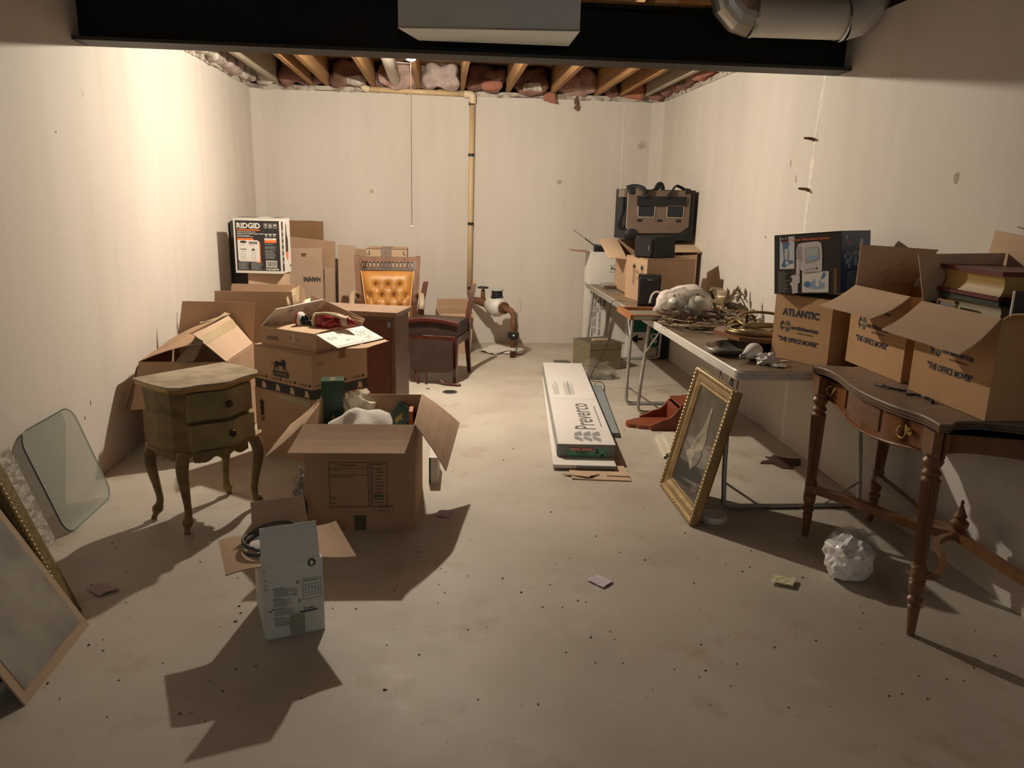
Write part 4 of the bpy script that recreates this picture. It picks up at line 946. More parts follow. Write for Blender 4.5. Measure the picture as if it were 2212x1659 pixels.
for j in range(nz+1):
    row = []
    for i in range(nx+1):
        v = j/nz; z = .40+.442*v; hw = .185+.055*v; x = (-1+2*i/nx)*hw
        h_ = .045*(1-abs(-1+2*i/nx)**6)*(1-abs(-1+2*v)**6)
        for (tx, tz) in tufts:
            q = math.hypot(x-tx, z-tz); h_ -= .03*math.exp(-(q/.022)**2)+.008*math.exp(-(q/.05)**2)
        for (ax_, az) in tufts:
            for (bx_, bz) in tufts:
                if 0 < math.hypot(ax_-bx_, az-bz) < .125 and abs(az-bz) > .05:
                    dx, dz = bx_-ax_, bz-az; L2 = dx*dx+dz*dz; tt = max(0, min(1, ((x-ax_)*dx+(z-az)*dz)/L2)); q = math.hypot(x-ax_-tt*dx, z-az-tt*dz); h_ -= .004*math.exp(-(q/.010)**2)
        row.append(b.b.verts.new(bk_pt(x, z, -.004-max(h_, -.004))))
    gr.append(row)
for j in range(nz):
    for i in range(nx): b.b.faces.new((gr[j][i], gr[j][i+1], gr[j+1][i+1], gr[j+1][i]))
b.make('tufted_back', LEA, t, smooth=True)
b = B()
for (tx, tz) in tufts: b.ball(bk_pt(tx, tz, -.016), .007, 8)
b.make('buttons', LEB, t)
b = B()
for s_ in (-1, 1): b.tube([bk_pt(s_*.185, .40, -.01), bk_pt(s_*.24, .845, -.01)], .006, 6)
b.make('piping', mat('piping', (.58, .34, .12), .5), t)
b = B(); b.hexa([bk_pt(x, z, o) for z in (.38, .845) for o in (.012, .03) for x in (-.24, .24)]); b.make('back_shell', LEB, t)
b = B(); b.box(-.26, .26, -.50, -.01, .33, .40); b.make('seat', LEA, t, bevel=.02)
b = B(); b.box(-.27, .27, -.50, .0, .27, .33); b.make('seat_rail', CW, t, bevel=.004)
for s_ in (-1, 1):
    b = B(); b.tube(bez([(s_*.27, .02, .63), (s_*.295, -.12, .665), (s_*.30, -.30, .66), (s_*.30, -.40, .60), (s_*.295, -.41, .56)], 5), .026, 10, flat=.8); b.make('armrest', mat('arm_pad', (.34, .25, .17), .5), t, smooth=True)
    b = B(); b.tube(bez([(s_*.295, -.40, .60), (s_*.30, -.37, .50), (s_*.285, -.40, .40), (s_*.28, -.42, .30)], 5), .020, 10); b.make('arm_post', CW, t, smooth=True)
    b = B(); b.hexa([V(s_*.24+dx, y, z) for z in (.38, .62) for y in (-.36, .0) for dx in (-.02, .02)]); b.make('side_panel', LEB, t, bevel=.008)
    for y in (-.45, .02):
        b = B(); b.loft([[V(s_*.25+a_, y+c_, z) for a_, c_ in ((-r_, -r_), (r_, -r_), (r_, r_), (-r_, r_))] for z, r_ in ((0, .015), (.15, .02), (.29, .026))]); b.make('leg', CW, t, bevel=.003)
blob('wrapped_bundle', mat('clear_over_brown', (.18, .08, .045), .12, col2=(.30, .16, .09), vs=20, spec=1.0, coat=1.0), 'small brown bundle in shiny plastic lying on the armchair seat', 'bundle', (-.50, 6.78, .465), .085, (1.5, .8, .62), .35, 2.5, 21, sharp=True, seg=18)
# brown folded leather things left of the armchair
blob('brown_bag', mat('brown_bag', (.07, .03, .018), .45), 'dark brown soft bag slumped left of the tufted armchair', 'bag', (-.90, 7.0, .24), .14, (.7, .8, 2.0), .2, 1.3, 5, seg=18)

# ---- broken side chair without its back
t = thing('broken_chair', 'dark red-brown chair without backrest, posts standing bare', 'chair', (.106, 6.276, 0), math.radians(-16))
CH = wood_m('mahogany', (.055, .014, .010), (.095, .028, .018), stretch=(4, 4, 1), coat=.4, rough=.28); VIN = mat('brown_vinyl', (.035, .02, .016), .5, col2=(.05, .028, .022), vs=8)
REDV = mat('dark_red_vinyl', (.075, .014, .013), .35)
def sq(p, r): return [[Vector(q)+V(dx*rr, dy*rr, 0) for dx, dy in ((-1, -1), (1, -1), (1, 1), (-1, 1))] for q, rr in zip(p, r)]
for x in (0, -.44):
    b = B(); p = bez([(x, 0, 0), (x, 0, .2), (x, 0, .37)], 3); b.loft(sq(p, [.014+.010*i/6 for i in range(7)])); b.make('leg', CH, t, bevel=.003)
    b = B(); p = bez([(x+.01, .455, 0), (x, .43, .20), (x, .405, .36), (x, .43, .50), (x+.01, .475, .64), (x+.025, .53, .78)], 5); b.loft(sq(p, [.014+.008*min(1, i/8)-.004*max(0, (i-14)/12) for i in range(len(p))])); b.make('back_post', CH, t, bevel=.004)
    b = B(); b.tube([(x+.025, .53, .775), (x+.027, .533, .805)], .007, 8); b.make('dowel', mat('dowel', (.5, .25, .12), .6), t)
b = B(); b.box(-.46, .02, -.02, .01, .325, .39); b.make('front_rail', CH, t, bevel=.004)
b = B(); b.box(-.46, -.43, .0, .42, .325, .39); b.box(-.01, .02, .0, .42, .325, .39); b.box(-.44, 0, .40, .42, .325, .39); b.make('side_rails', CH, t)
b = B(); pts = []
for k in range(9): f = k/8; pts.append((-.455+.47*f, .03*math.sin(PI*f)))
b.prism([(-.455, 0), (.015, 0), (.015, .36), (-.455, .36)], .395, .51); o = b.make('seat', VIN, t, bevel=.02)
b = B(); rr_ = []
for f in [k/10 for k in range(11)]: x = -.46+.485*f; z = .50+.03*math.sin(PI*f); rr_.append([V(x, -.01+dy, z+dz) for dy, dz in ((-.012, -.018), (.05, -.018), (.05, .008), (-.012, .008))])
b.loft(rr_); b.make('seat_roll', REDV, t, bevel=.004)
# loose backrest pad hanging in front
t = thing('loose_backrest', 'detached upholstered chair back propped upside down before the broken chair', 'chair back', (-.10, 6.255, .055), math.radians(-16))
b = B(); M_ = Matrix.Translation((0, 0, .05)) @ Matrix.Rotation(math.radians(84), 4, 'X')
b.prism([(x, y) for x, y in [(-.19, .26), (.19, .26), (.19, .04)] + [(.155+.04*math.cos(a), .04+.04*math.sin(a)) for a in (-.3, -.9, -1.5)] + [(0, -.006)] + [(-.13+.04*math.cos(a), .04+.04*math.sin(a)) for a in (-1.6, -2.3, -2.9)]], -.02, .02, M_); b.make('pad', VIN, t, bevel=.01)
for x in (-.10, -.03):
    b = B(); b.tube([(x, -.02, .05), (x, -.02, -.054)], .012, 8); b.make('peg', CH, t)
b = B(); b.tube(bez([(.06, .0, .05), (.10, -.03, .015), (.17, -.06, .0125), (.24, -.075, .0125)], 5), .012, 8)
tag(b.make('curved_wood', CH, smooth=True), 'curved loose chair arm lying on the floor under the broken chair', 'chair part').location = (-.09, 6.24, 0)
sheet('wood_chip', [(-.13, 6.07, 0), (-.10, 6.07, 0), (-.10, 6.085, 0), (-.13, 6.085, 0)], CH, 'tiny red-brown chip on the floor below the broken chair', 'chip', .004, 0)

# ================================================================ right side
ALU = mat('aluminium_edge', (.80, .78, .74), .36, .35, col2=(.72, .70, .66), vs=6); TUBE = mat('steel_tube', (.58, .57, .54), .32, .6, col2=(.46, .45, .42), vs=10)
TTOP = mat('dusty_brown_tabletop', (.155, .105, .068), .35, col2=(.22, .16, .11), vs=4, vd=7)
def folding_table(lab, x0, x1, y0, y1, H, insets, m_edge=ALU):
    t = thing('folding_table', lab, 'table', ((x0+x1)/2, (y0+y1)/2, 0), 0, 'folding tables along the right wall')
    w_, l_ = x1-x0, y1-y0
    b = B(); b.prism(rnd2(0, 0, w_-.006, l_-.006, .045), H-.035, H); b.make('tabletop', TTOP, t)
    b = B(); o_ = rnd2(0, 0, w_, l_, .05)
    prof = [(0, H-.048), (.003, H-.046), (.003, H-.034), (0, H-.032), (.004, H-.029), (.004, H-.021), (0, H-.019), (.003, H-.016), (.003, H-.006), (0, H-.004), (-.004, H+.001)]
    rings = []
    for g, z in prof: rings.append([V(x+g*(1 if x > 0 else -1), y+g*(1 if y > 0 else -1), z) for x, y in o_])
    b.loft(rings, False); b.make('edge_band', m_edge, t)
    for s_, (foot, top_) in zip((-1, 1), insets):
        yf = s_*l_/2+foot*-s_; yt = s_*l_/2+top_*-s_
        a, hx = w_/2-.010, .0
        u = bez([(-a+.03, yt, H-.04), (-a+.01, (yf*2+yt)/3, .26), (-a+.008, yf, .08), (-a+.012, yf, .03), (-a+.05, yf, .0135), (-a+.12, yf, .0135)], 6)
        u2 = [V(-p.x, p.y, p.z) for p in reversed(u)]
        b = B(); b.tube(u+u2, .0125, 12); b.make('leg_frame', TUBE, t, smooth=True)
        for q in (-1, 1):
            b = B(); b.tube([(q*(-a+.012), yf*.98+yt*.02, .14), (q*(-a+.20), yf, .016)], .006, 8); b.make('leg_brace', TUBE, t)
            b = B(); b.tube([(q*(-a+.02), yf*.35+yt*.65, .47), (q*(-a+.05), yt-s_*.25, H-.045)], .005, 8); b.make('folding_stay', TUBE, t)
    return t
TZ = .74
folding_table('near folding table with ribbed aluminium edge and brown top', 1.415, 2.175, 3.50, 5.36, TZ, ((.07, .17), (.02, .10)))
folding_table('far folding table with paler edge reaching towards the back wall', 1.385, 2.145, 5.43, 7.40, TZ, ((.16, .20), (.12, .20)), mat('dull_edge', (.40, .38, .33), .5, .5))
# ---- boxes printed by the movers
def mover_print(root, w_, d_, side, z0, sc=1.0, dx=0.0):
    d = face_decal(root, w_, d_, side, z0, dx)
    def s_(v): return v*sc
    d.text(INKN, 'ATLANTIC', s_(-.088), s_(.222), s_(.031), s_(.205), .05)
    cx, cy = s_(-.068), s_(.170)
    d.poly(INKN, [(cx-s_(.024)*math.cos(a)-(s_(.006) if k else 0)*0, cy+s_(.028)*math.sin(a)) for k, a in enumerate([x/8*1.9-.95 for x in range(9)])] + [(cx-s_(.019)*math.cos(a)*.9, cy+s_(.026)*math.sin(a)) for a in [.95-x/8*1.9 for x in range(9)]])
    d.poly(INKN, [(cx-s_(.014), cy+s_(.006)), (cx-s_(.001), cy+s_(.006)), (cx-s_(.0075), cy+s_(.022))]); d.poly(INKN, [(cx-s_(.014), cy-s_(.004)), (cx-s_(.001), cy-s_(.004)), (cx-s_(.0075), cy-s_(.018))])
    G = mat('printed_grey_green', (.10, .10, .07), .8)
    d.ell(G, cx+s_(.017), cy+s_(.003), s_(.014), s_(.023), 12, a0=0, a1=180); d.ell(G, cx+s_(.017), cy-s_(.003), s_(.014), s_(.023), 12, a0=180, a1=360)
    d.text(INKN, 'northAmerican', cx+s_(.038), s_(.160), s_(.020), s_(.150), .03)
    d.lines(INKB, cx+s_(.075), s_(.149), s_(.09), 1, .01, s_(.006), seed=3, ragged=.1)
    d.text(INKN, '"THE OFFICE MOVER"', s_(-.098), s_(.098), s_(.021), s_(.225), .035)
    d.done('printed_lettering')
MB = mat('mover_cardboard', (.47, .285, .15), .8, col2=(.53, .325, .175), vs=3, bump=.1, bs=40, spec=.2)
MBI = mat('mover_cardboard_inner', (.52, .37, .255), .85, col2=(.56, .405, .285), vs=3, bump=.1, bs=40, spec=.2)
a1 = carton('moving_box', 'closed mover carton at the near corner of the folding table', 'box', (0, 0, 0), 0, .35, .32, .335, MB, closed=True, skew=(-.004, .0))
th = math.atan2(-.90, .43); cxy = V(1.735, 3.865, 0)+V(.43, -.90, 0).normalized()*.175+V(.90, .43, 0).normalized()*.16
a1.location = (cxy.x, cxy.y, TZ+.002); a1.rotation_euler = (0, 0, th)
mover_print(a1, .35, .32, 'F', -.014, 1.10, -.030)
a2 = carton('moving_box', 'open mover carton on the console beside the closed one', 'box', (2.075, 3.24, .802), -PI/2, .46, .285, .363, MB, skew=(0, -.0))
mover_print(a2, .46, .285, 'F', 0, 1.18, -.045)
for o_ in (): pass
free_flap(a2, [(1.93, 3.46, 1.165), (1.93, 3.02, 1.165), (1.735, 2.95, 1.085), (1.735, 3.40, 1.075)], MBI, bow=.01)
free_flap(a2, [(1.935, 3.465, 1.165), (2.215, 3.465, 1.165), (2.20, 3.29, 1.345), (1.945, 3.485, 1.352)], MBI, bow=.0)
a3 = carton('moving_box', 'open mover carton filled with big books at the near end of console', 'box', (2.055, 2.67, .802), -PI/2, .46, .31, .363, MB)
mover_print(a3, .46, .31, 'F', 0, 1.18, -.015)
d = face_decal(a3, .46, .31, 'R', 0); d.text(INKN, 'northAmerican', -.03, .20, .026, .17, .01, rot=.14); d.ell(mat('printed_dark', (.06, .05, .03), .8), .02, .10, .022, .05, 16); d.ell(INKN, .02, .055, .016, .012, 10, 1); d.done('printed_side')
free_flap(a3, [(1.90, 2.895, 1.165), (1.90, 2.445, 1.165), (1.712, 2.365, 1.055), (1.705, 2.825, 1.06)], MBI, bow=.01)
free_flap(a3, [(2.208, 2.445, 1.165), (2.208, 2.895, 1.165), (2.222, 2.90, 1.30), (2.222, 2.43, 1.31)], MBI, bow=.0)
free_flap(a3, [(1.905, 2.895, 1.165), (2.205, 2.895, 1.165), (2.215, 2.89, 1.36), (1.855, 2.895, 1.35)], MBI, bow=.0)
a4 = free_flap(a3, [(2.205, 2.445, 1.16), (1.905, 2.445, 1.16), (1.86, 2.30, 1.20), (2.16, 2.28, 1.22)], MB, bow=.01)
# books in that carton
def book(lab, x0, x1, y0, y1, z0, z1, cover, pages, rz=0):
    t = thing('book', lab, 'book', ((x0+x1)/2, (y0+y1)/2, z0), rz)
    a, c, h_ = (x1-x0)/2, (y1-y0)/2, z1-z0
    b = B(); b.box(-a, a, -c, c, 0, .014); b.box(-a, a, -c, c, h_-.016, h_); b.box(a-.012, a, -c, c, .012, h_-.012); b.make('cover', cover, t, bevel=.003)
    b = B(); rings = []
    for f in [k/8 for k in range(9)]: z = .0125+f*(h_-.025); g = .012*math.sin(PI*f); rings.append([V(-a+.012+g, -c+.012, z), V(a-.013, -c+.012, z), V(a-.013, c-.012, z), V(-a+.012+g, c-.012, z)])
    b.loft(rings); b.make('pages', pages, t)
    return t
GILT = mat('gilt_pages', (.50, .33, .11), .5, col2=(.38, .24, .075), vs=5, stretch=(.5, .5, 60)); CREAMP = mat('cream_pages', (.52, .46, .33), .7, col2=(.42, .36, .25), vs=5, stretch=(.5, .5, 60))
BURG = mat('burgundy_cover', (.12, .012, .018), .35); GRNC = mat('dark_green_cover', (.012, .03, .02), .4)
book('thick burgundy book with gilt page edges on top in the open carton', 1.95, 2.19, 2.54, 2.885, 1.212, 1.315, BURG, GILT)
book('thick dark green book with cream pages under the burgundy book', 1.955, 2.19, 2.54, 2.87, 1.125, 1.208, GRNC, CREAMP)
book('dark book at the bottom of the pile in the open carton', 1.95, 2.19, 2.54, 2.87, .81, 1.122, GRNC, CREAMP)
t = thing('picture_frame', 'small gold-rimmed photo frame leaning before the books in the open carton', 'picture frame', (1.925, 2.775, 1.04), -PI/2)
b = B()
for (x0, x1, z0, z1) in ((-.055, .055, .14, .146), (-.055, .055, 0, .006), (-.055, -.049, 0, .146), (.049, .055, 0, .146)): b.box(x0, x1, -.006, .006, z0, z1)
b.make('rim', mat('gold_rim', (.45, .33, .14), .3, .8), t)
B().box(-.049, .049, .0, .004, .006, .14).make('glass', mat('frame_glass', (.28, .29, .30), .15, spec=.8), t)
t = thing('dark_card', 'upright dark card with white edge at the near end of the book carton', 'card', (1.93, 2.447, 1.10))
B().box(.006, .25, 0, .003, 0, .16).make('card', mat('dark_violet_card', (.05, .04, .06), .5), t); B().box(0, .006, -.001, .004, 0, .16).make('white_edge', WHITE, t)
# fabric and frame things behind the cartons
t = thing('cardboard_sheet', 'pale folded cardboard with bent wire standing behind the open mover cartons', 'cardboard', (2.2225, 2.95, .803))
b = B(); b.plate([(.0, .12, 0), (.0, -.24, 0), (.003, -.20, .62), (.003, .03, .64)], .006, 4, .0, .0); b.make('sheet', CBL, t)
b = B(); b.tube([(-.006, -.15, .60), (-.006, -.185, .645), (-.006, -.10, .66)], .003, 6); b.make('wire', mat('steel_bright', (.7, .7, .7), .3, 1), t)
# ---- wireless observation box
BB = mat('black_glossy_card', (.030, .026, .024), .3, spec=.6); BL = mat('print_blue', (.10, .22, .42), .5); BLD = mat('print_dark_blue', (.018, .04, .12), .35); BLM = mat('print_mid_blue', (.32, .45, .64), .5); GR = mat('print_silver', (.66, .62, .62), .45); GRD = mat('print_silver_dark', (.42, .39, .39), .5)
t = carton('monitor_box', 'dark printed box with monitor and baby pictures on the corner carton', 'box', (0, 0, 0), 0, .35, .30, .295, BB, closed=True)
dv = V(.58, -.81, 0).normalized(); dn = V(.81, .58, 0).normalized(); p0 = V(1.700, 3.82, 0)
cc = p0+dv*.175+dn*.15
t.location = (cc.x, cc.y, TZ+.002+.354); t.rotation_euler = (0, math.radians(-6.5), math.atan2(dv.y, dv.x))
d = face_decal(t, .35, .30, 'F', 0, -.004)
d.poly(mat('print_pale_blue', (.62, .70, .78), .5), [(-.140, .125), (-.060, .125), (-.060, .285), (-.140, .285)], 0)
d.rect(WHITE, -.140, .125, -.060, .165, 1)
d.poly(BL, [(-.132, .14), (-.118, .17), (-.126, .26), (-.118, .275), (-.10, .27), (-.088, .25), (-.098, .235), (-.09, .20), (-.095, .165), (-.07, .168), (-.062, .152), (-.085, .150), (-.10, .142), (-.115, .130)], 2)
d.poly(mat('print_cream', (.62, .60, .52), .5), [(-.112, .225), (-.096, .225), (-.092, .20), (-.096, .17), (-.110, .172), (-.114, .20)], 3); d.ell(WHITE, -.100, .155, .009, .010, 10, 3)
d.rect(BB, -.134, .262, -.096, .288, 4); d.rect(RED, -.134, .256, -.096, .2615, 4); d.ell(WHITE, -.124, .275, .004, .004, 8, 5); d.ell(WHITE, -.106, .276, .004, .004, 8, 5)
d.text(ORANGE, 'Wireless', -.085, .262, .012, .058, .02, 5); d.text(ORANGE, 'Observation', -.022, .262, .012, .085, .02, 5); d.text(ORANGE, 'System', .068, .262, .012, .055, .02, 5)
# monitor
d.poly(GR, [(-.048, .135), (-.050, .215), (-.040, .245), (-.018, .250), (.060, .254), (.080, .245), (.086, .20), (.086, .115), (.075, .105), (.0, .095), (-.010, .105)], 2)
d.poly(GRD, [(-.046, .17), (-.046, .215), (-.036, .235), (-.022, .232), (-.018, .16)], 3)
d.poly(GRD, [(-.004, .165), (-.002, .225), (.020, .228), (.060, .230), (.070, .222), (.072, .165), (.040, .152), (.0, .148)], 3)
d.poly(mat('print_screen', (.50, .54, .56), .4), [(.002, .170), (.004, .220), (.060, .224), (.066, .216), (.067, .170), (.030, .160)], 4); d.poly(BLM, [(.008, .166), (.012, .180), (.030, .186), (.055, .182), (.064, .176), (.060, .168), (.030, .161)], 5)
d.rect(GR, -.050, .095, -.030, .170, 4)
for k in range(4): d.ell(GRD if k < 3 else BB, .004+.018*k, .118+.002*k, .005, .005, 10, 4)
d.poly(GR, [(-.082, .045), (-.080, .085), (-.074, .092), (-.045, .096), (-.030, .090), (-.030, .055), (-.040, .05), (-.040, .005), (-.070, .000), (-.074, .04)], 2); d.rect(BB, -.080, .058, -.072, .082, 3)
d.rect(WHITE, -.018, .006, .120, .108, 2)
d.ell(BL, .010, .046, .018, .016, 14, 3); d.poly(BLM, [(.020, .03), (.022, .05), (.045, .068), (.050, .072), (.052, .060), (.075, .064), (.085, .052), (.098, .055), (.10, .04), (.092, .026), (.06, .022), (.03, .024)], 3); d.poly(WHITE, [(.052, .058), (.066, .062), (.075, .05), (.07, .036), (.055, .034)], 4)
d.poly(BL, [(.080, .070), (.092, .074), (.104, .092), (.102, .102), (.092, .102), (.086, .088)], 4)
d.lines(mat('print_text_grey', (.42, .40, .36), .6), -.148, .112, .06, 14, .0077, .0025, 1, seed=6, ragged=.5)
d.rect(mat('print_edge_brown', (.18, .09, .04), .5), .145, .0, .1615, .12, 0)
d.done('printed_front')
d = face_decal(t, .35, .30, 'R', 0); d.rect(BLD, -.149, .001, .149, .294, 0)
rr = random.Random(8)
for k in range(60): d.ell(rr.choice([BLM, mat('print_dusk', (.16, .17, .16), .5), BL, mat('print_olive', (.24, .24, .19), .5)]), rr.uniform(-.115, .03), rr.uniform(.125, .20), rr.uniform(.004, .014), rr.uniform(.003, .012), 8, 1, rot=rr.uniform(0, 3))
d.rect(RED, -.09, .245, -.05, .250, 1); d.ell(mat('print_dusk', (.16, .17, .16), .5), -.07, .23, .018, .006, 12, 1); d.ell(GRD, .05, .235, .016, .026, 12, 1, rot=-.5); d.rect(GRD, -.105, .258, -.09, .275, 1)
d.lines(BLM, -.09, .10, .11, 11, .0075, .002, 1, seed=9, ragged=.4); d.done('printed_side')

# ---- console table
KW = wood_m('console_wood', (.17, .062, .020), (.26, .10, .034), stretch=(3, 3, .8), rough=.33, coat=.3)
KWD = wood_m('console_leg_wood', (.16, .072, .030), (.23, .11, .05), stretch=(4, 4, .6), rough=.38, coat=.2)
KT = wood_m('console_top_dusty', (.23, .165, .125), (.30, .225, .175), stretch=(2, 5, 1), rough=.42)
KH = .80
t = thing('console_table', 'serpentine wooden console table with three drawers and fluted legs', 'console table', (1.715, 2.81, 0))
def C_(x, y, z=0): return V(x-1.715, y-2.81, z)
front = bez([(1.715, 3.36), (1.742, 3.28), (1.735, 3.16), (1.695, 2.98), (1.680, 2.82), (1.690, 2.66), (1.722, 2.54), (1.715, 2.40)] and [(1.715, 3.36, 0), (1.742, 3.28, 0), (1.735, 3.16, 0), (1.695, 2.98, 0), (1.680, 2.82, 0), (1.690, 2.66, 0), (1.722, 2.53, 0), (1.712, 2.41, 0)], 5)
endN = bez([(1.712, 2.41, 0), (1.76, 2.405, 0), (1.80, 2.44, 0), (1.90, 2.44, 0), (2.05, 2.36, 0), (2.20, 2.26, 0)], 5)
outline = [(p.x, p.y) for p in front] + [(p.x, p.y) for p in endN[1:]] + [(2.20, 3.46), (2.05, 3.40), (1.90, 3.335), (1.80, 3.36), (1.76, 3.385)]
cen = V(1.97, 2.86, 0)
def ins(g): 
    out = []; n = len(outline)
    for i, (x, y) in enumerate(outline):
        a, c = outline[i-1], outline[(i+1) % n]; tx, ty = c[0]-a[0], c[1]-a[1]; L_ = math.hypot(tx, ty) or 1
        nx, ny = -ty/L_, tx/L_
        out.append((x-nx*g*-1-1.715, y-ny*g*-1-2.81))
    return out
test = ins(.02); q0 = V(test[20][0]+1.715, test[20][1]+2.81, 0); sg = 1 if (q0-cen).length < (V(*outline[20], 0)-cen).length else -1
def ring_(g, z): return [V(x, y, z) for x, y in ins(g*sg)]
b = B(); b.loft([ring_(.002, KH-.004), ring_(.004, KH)]); b.make('top', KT, t)
b = B(); b.loft([ring_(.014, KH-.034), ring_(.006, KH-.032), ring_(.006, KH-.026), ring_(.010, KH-.024), ring_(.003, KH-.021), ring_(.003, KH-.014), ring_(.007, KH-.012), ring_(.0, KH-.010), ring_(.0, KH-.0045)]); smooth_by_angle(b.make('top_moulding', wood_m('moulding_wood', (.15, .095, .065), (.22, .15, .105)), t), .8)
ap = ring_(.030, KH-.034); F_ = len(front)
def apron_z(f): return .655-.020*math.cos(2*PI*f)*.8
# apron as strip following the outline
b = B(); N_ = len(outline); o1 = ins(.030*sg); o2 = ins(.048*sg)
for i in range(N_):
    j = (i+1) % N_
    def zz(k): return KH-.150+(.018*math.cos(2*PI*min(1, k/(F_-1))) if k < F_ else .02)
    b.hexa([V(*o1[i], zz(i)), V(*o1[j], zz(j)), V(*o2[i], zz(i)), V(*o2[j], zz(j)), V(*o1[i], KH-.034), V(*o1[j], KH-.034), V(*o2[i], KH-.034), V(*o2[j], KH-.034)])
bmesh.ops.remove_doubles(b.b, verts=b.b.verts[:], dist=.0002); smooth_by_angle(b.make('apron', KW, t))
# beaded lower lip
b = B(); b.tube([V(*ins(.028*sg)[i], KH-.150+.018*math.cos(2*PI*i/(F_-1))) for i in range(2, F_-2)], .006, 8); b.make('lower_bead', KW, t, smooth=True)
BRASSH = mat('brass_handle', (.45, .30, .10), .35, .9)
for k, (i0, i1) in enumerate(((3, 12), (13, 22), (23, 32))):
    b = B(); q = ins(.0235*sg); z0, z1 = KH-.132, KH-.044
    for i in range(i0, i1): b.hexa([V(*q[i], z0), V(*q[i+1], z0), V(*o1[i], z0), V(*o1[i+1], z0), V(*q[i], z1), V(*q[i+1], z1), V(*o1[i], z1), V(*o1[i+1], z1)])
    bmesh.ops.remove_doubles(b.b, verts=b.b.verts[:], dist=.0002)
    dr = smooth_by_angle(b.make('drawer', KW if k != 1 else wood_m('drawer_grey_grain', (.17, .085, .05), (.24, .13, .085)), t))
    if k != 1:
        m_ = (i0+i1)//2; p = V(*q[m_], KH-.088); b = B()
        out = V(-1, 0, 0)
        for s_ in (-1, 1): b.ball(p+V(-.004, s_*.026, .012), .007, 8); 
        b.tube(bez([p+V(-.010, -.026, .012), p+V(-.018, -.026, -.008), p+V(-.016, -.012, -.022), p+V(-.016, .012, -.022), p+V(-.018, .026, -.008), p+V(-.010, .026, .012)], 5), .0035, 8)
        b.prism([(-.045, .0), (-.03, .016), (-.012, .012), (0, .022), (.012, .012), (.03, .016), (.045, 0), (.03, -.014), (.012, -.010), (0, -.016), (-.012, -.010), (-.03, -.014)], -.0005, .0015, Matrix.Translation(p+V(-.001, 0, .006)) @ Matrix.Rotation(PI/2, 4, 'Z') @ Matrix.Rotation(PI/2, 4, 'X'))
        b.make('handle', BRASSH, dr, smooth=False)
legprof = [(.012, 0), (.014, .004), (.021, .10), (.023, .112), (.018, .118), (.027, .130), (.028, .142), (.018, .152), (.027, .170), (.028, .20), (.024, .205), (.029, .212), (.024, .219), (.026, .226), (.026, .245), (.024, .25), (.0285, .258), (.024, .266), (.0215, .275), (.0325, .575), (.034, .585), (.024, .596), (.033, .606), (.033, .612), (.022, .625), (.034, .645), (.036, .655), (.028, .668), (.035, .676), (.034, .684)]
for (fx, fy, tx, ty) in ((1.717, 3.237, 1.742, 3.30), (1.715, 2.387, 1.742, 2.455), (2.13, 3.40, 2.15, 3.39), (2.095, 2.17, 2.13, 2.22)):
    b = B(); b.lathe([(r, z) for r, z in legprof], (0, 0, 0), 28, None, (.27, .58))
    for v in b.b.verts: f = v.co.z/.684; v.co.x += (tx-fx)*f+C_(fx, fy).x; v.co.y += (ty-fy)*f+C_(fx, fy).y
    p = C_(tx, ty); b.hexa([p+V(dx, dy, z) for z in (.684, KH-.036) for dy in (-.030, .030) for dx in (-.030, .030)])
    smooth_by_angle(b.make('leg', KWD, t), .30)
def stretch(p, q, r_=.016, name='stretcher', mid=None):
    b = B(); pts = bez([p, q], 8) if mid is None else bez([p, *mid, q], 6); n = len(pts); rings = []
    for i, c in enumerate(pts):
        tg = (pts[min(i+1, n-1)]-pts[max(i-1, 0)]); tg.z = 0; tg.normalize(); s_ = V(-tg.y, tg.x, 0)
        rings.append([c+s_*r_-V(0, 0, r_*1.1), c+s_*r_+V(0, 0, r_*1.1), c-s_*r_+V(0, 0, r_*1.1), c-s_*r_-V(0, 0, r_*1.1)])
    b.loft(rings); smooth_by_angle(b.make(name, KWD, t), .9)
zS = .232
ctr = C_(2.09, 2.725, zS)
SM = [C_(1.79, 2.40, zS), C_(1.90, 2.53, zS), C_(1.95, 2.65, zS), C_(2.02, 2.705, zS)]
stretch(C_(1.724, 3.255, zS), ctr, mid=[C_(1.85, 3.07, zS), C_(1.97, 2.84, zS)])
stretch(C_(2.135, 3.395, zS), ctr, mid=[C_(2.10, 3.10, zS), C_(2.075, 2.9, zS)])
stretch(C_(2.10, 2.185, zS), ctr, mid=[C_(2.09, 2.42, zS)])
stretch(C_(1.725, 2.41, zS), ctr, .011, mid=SM)
b = B(); b.lathe([(.035, -.012), (.035, .02), (.022, .026), (.034, .045), (.036, .06), (.020, .075), (.026, .085), (.018, .10), (.008, .125), (.005, .135), (.008, .142), (.002, .155)], ctr, 20); smooth_by_angle(b.make('finial', KWD, t))
# dark cord on console top
for k, (pts, lab) in enumerate((([(1.80, 2.97, KH+.006), (1.82, 2.90, KH+.008), (1.86, 2.85, KH+.006)], 'short black cord scrap on the console beside the second mover carton'), ([(1.83, 2.80, KH+.006), (1.86, 2.76, KH+.012), (1.875, 2.70, KH+.006), (1.86, 2.68, KH+.006)], 'black frayed cord scrap on the console before the book carton'))):
    b = B(); b.tube(bez(pts, 6), .005, 6); tag(b.jitter(.002, k).make('cord_scrap', BLK), lab, 'cord')

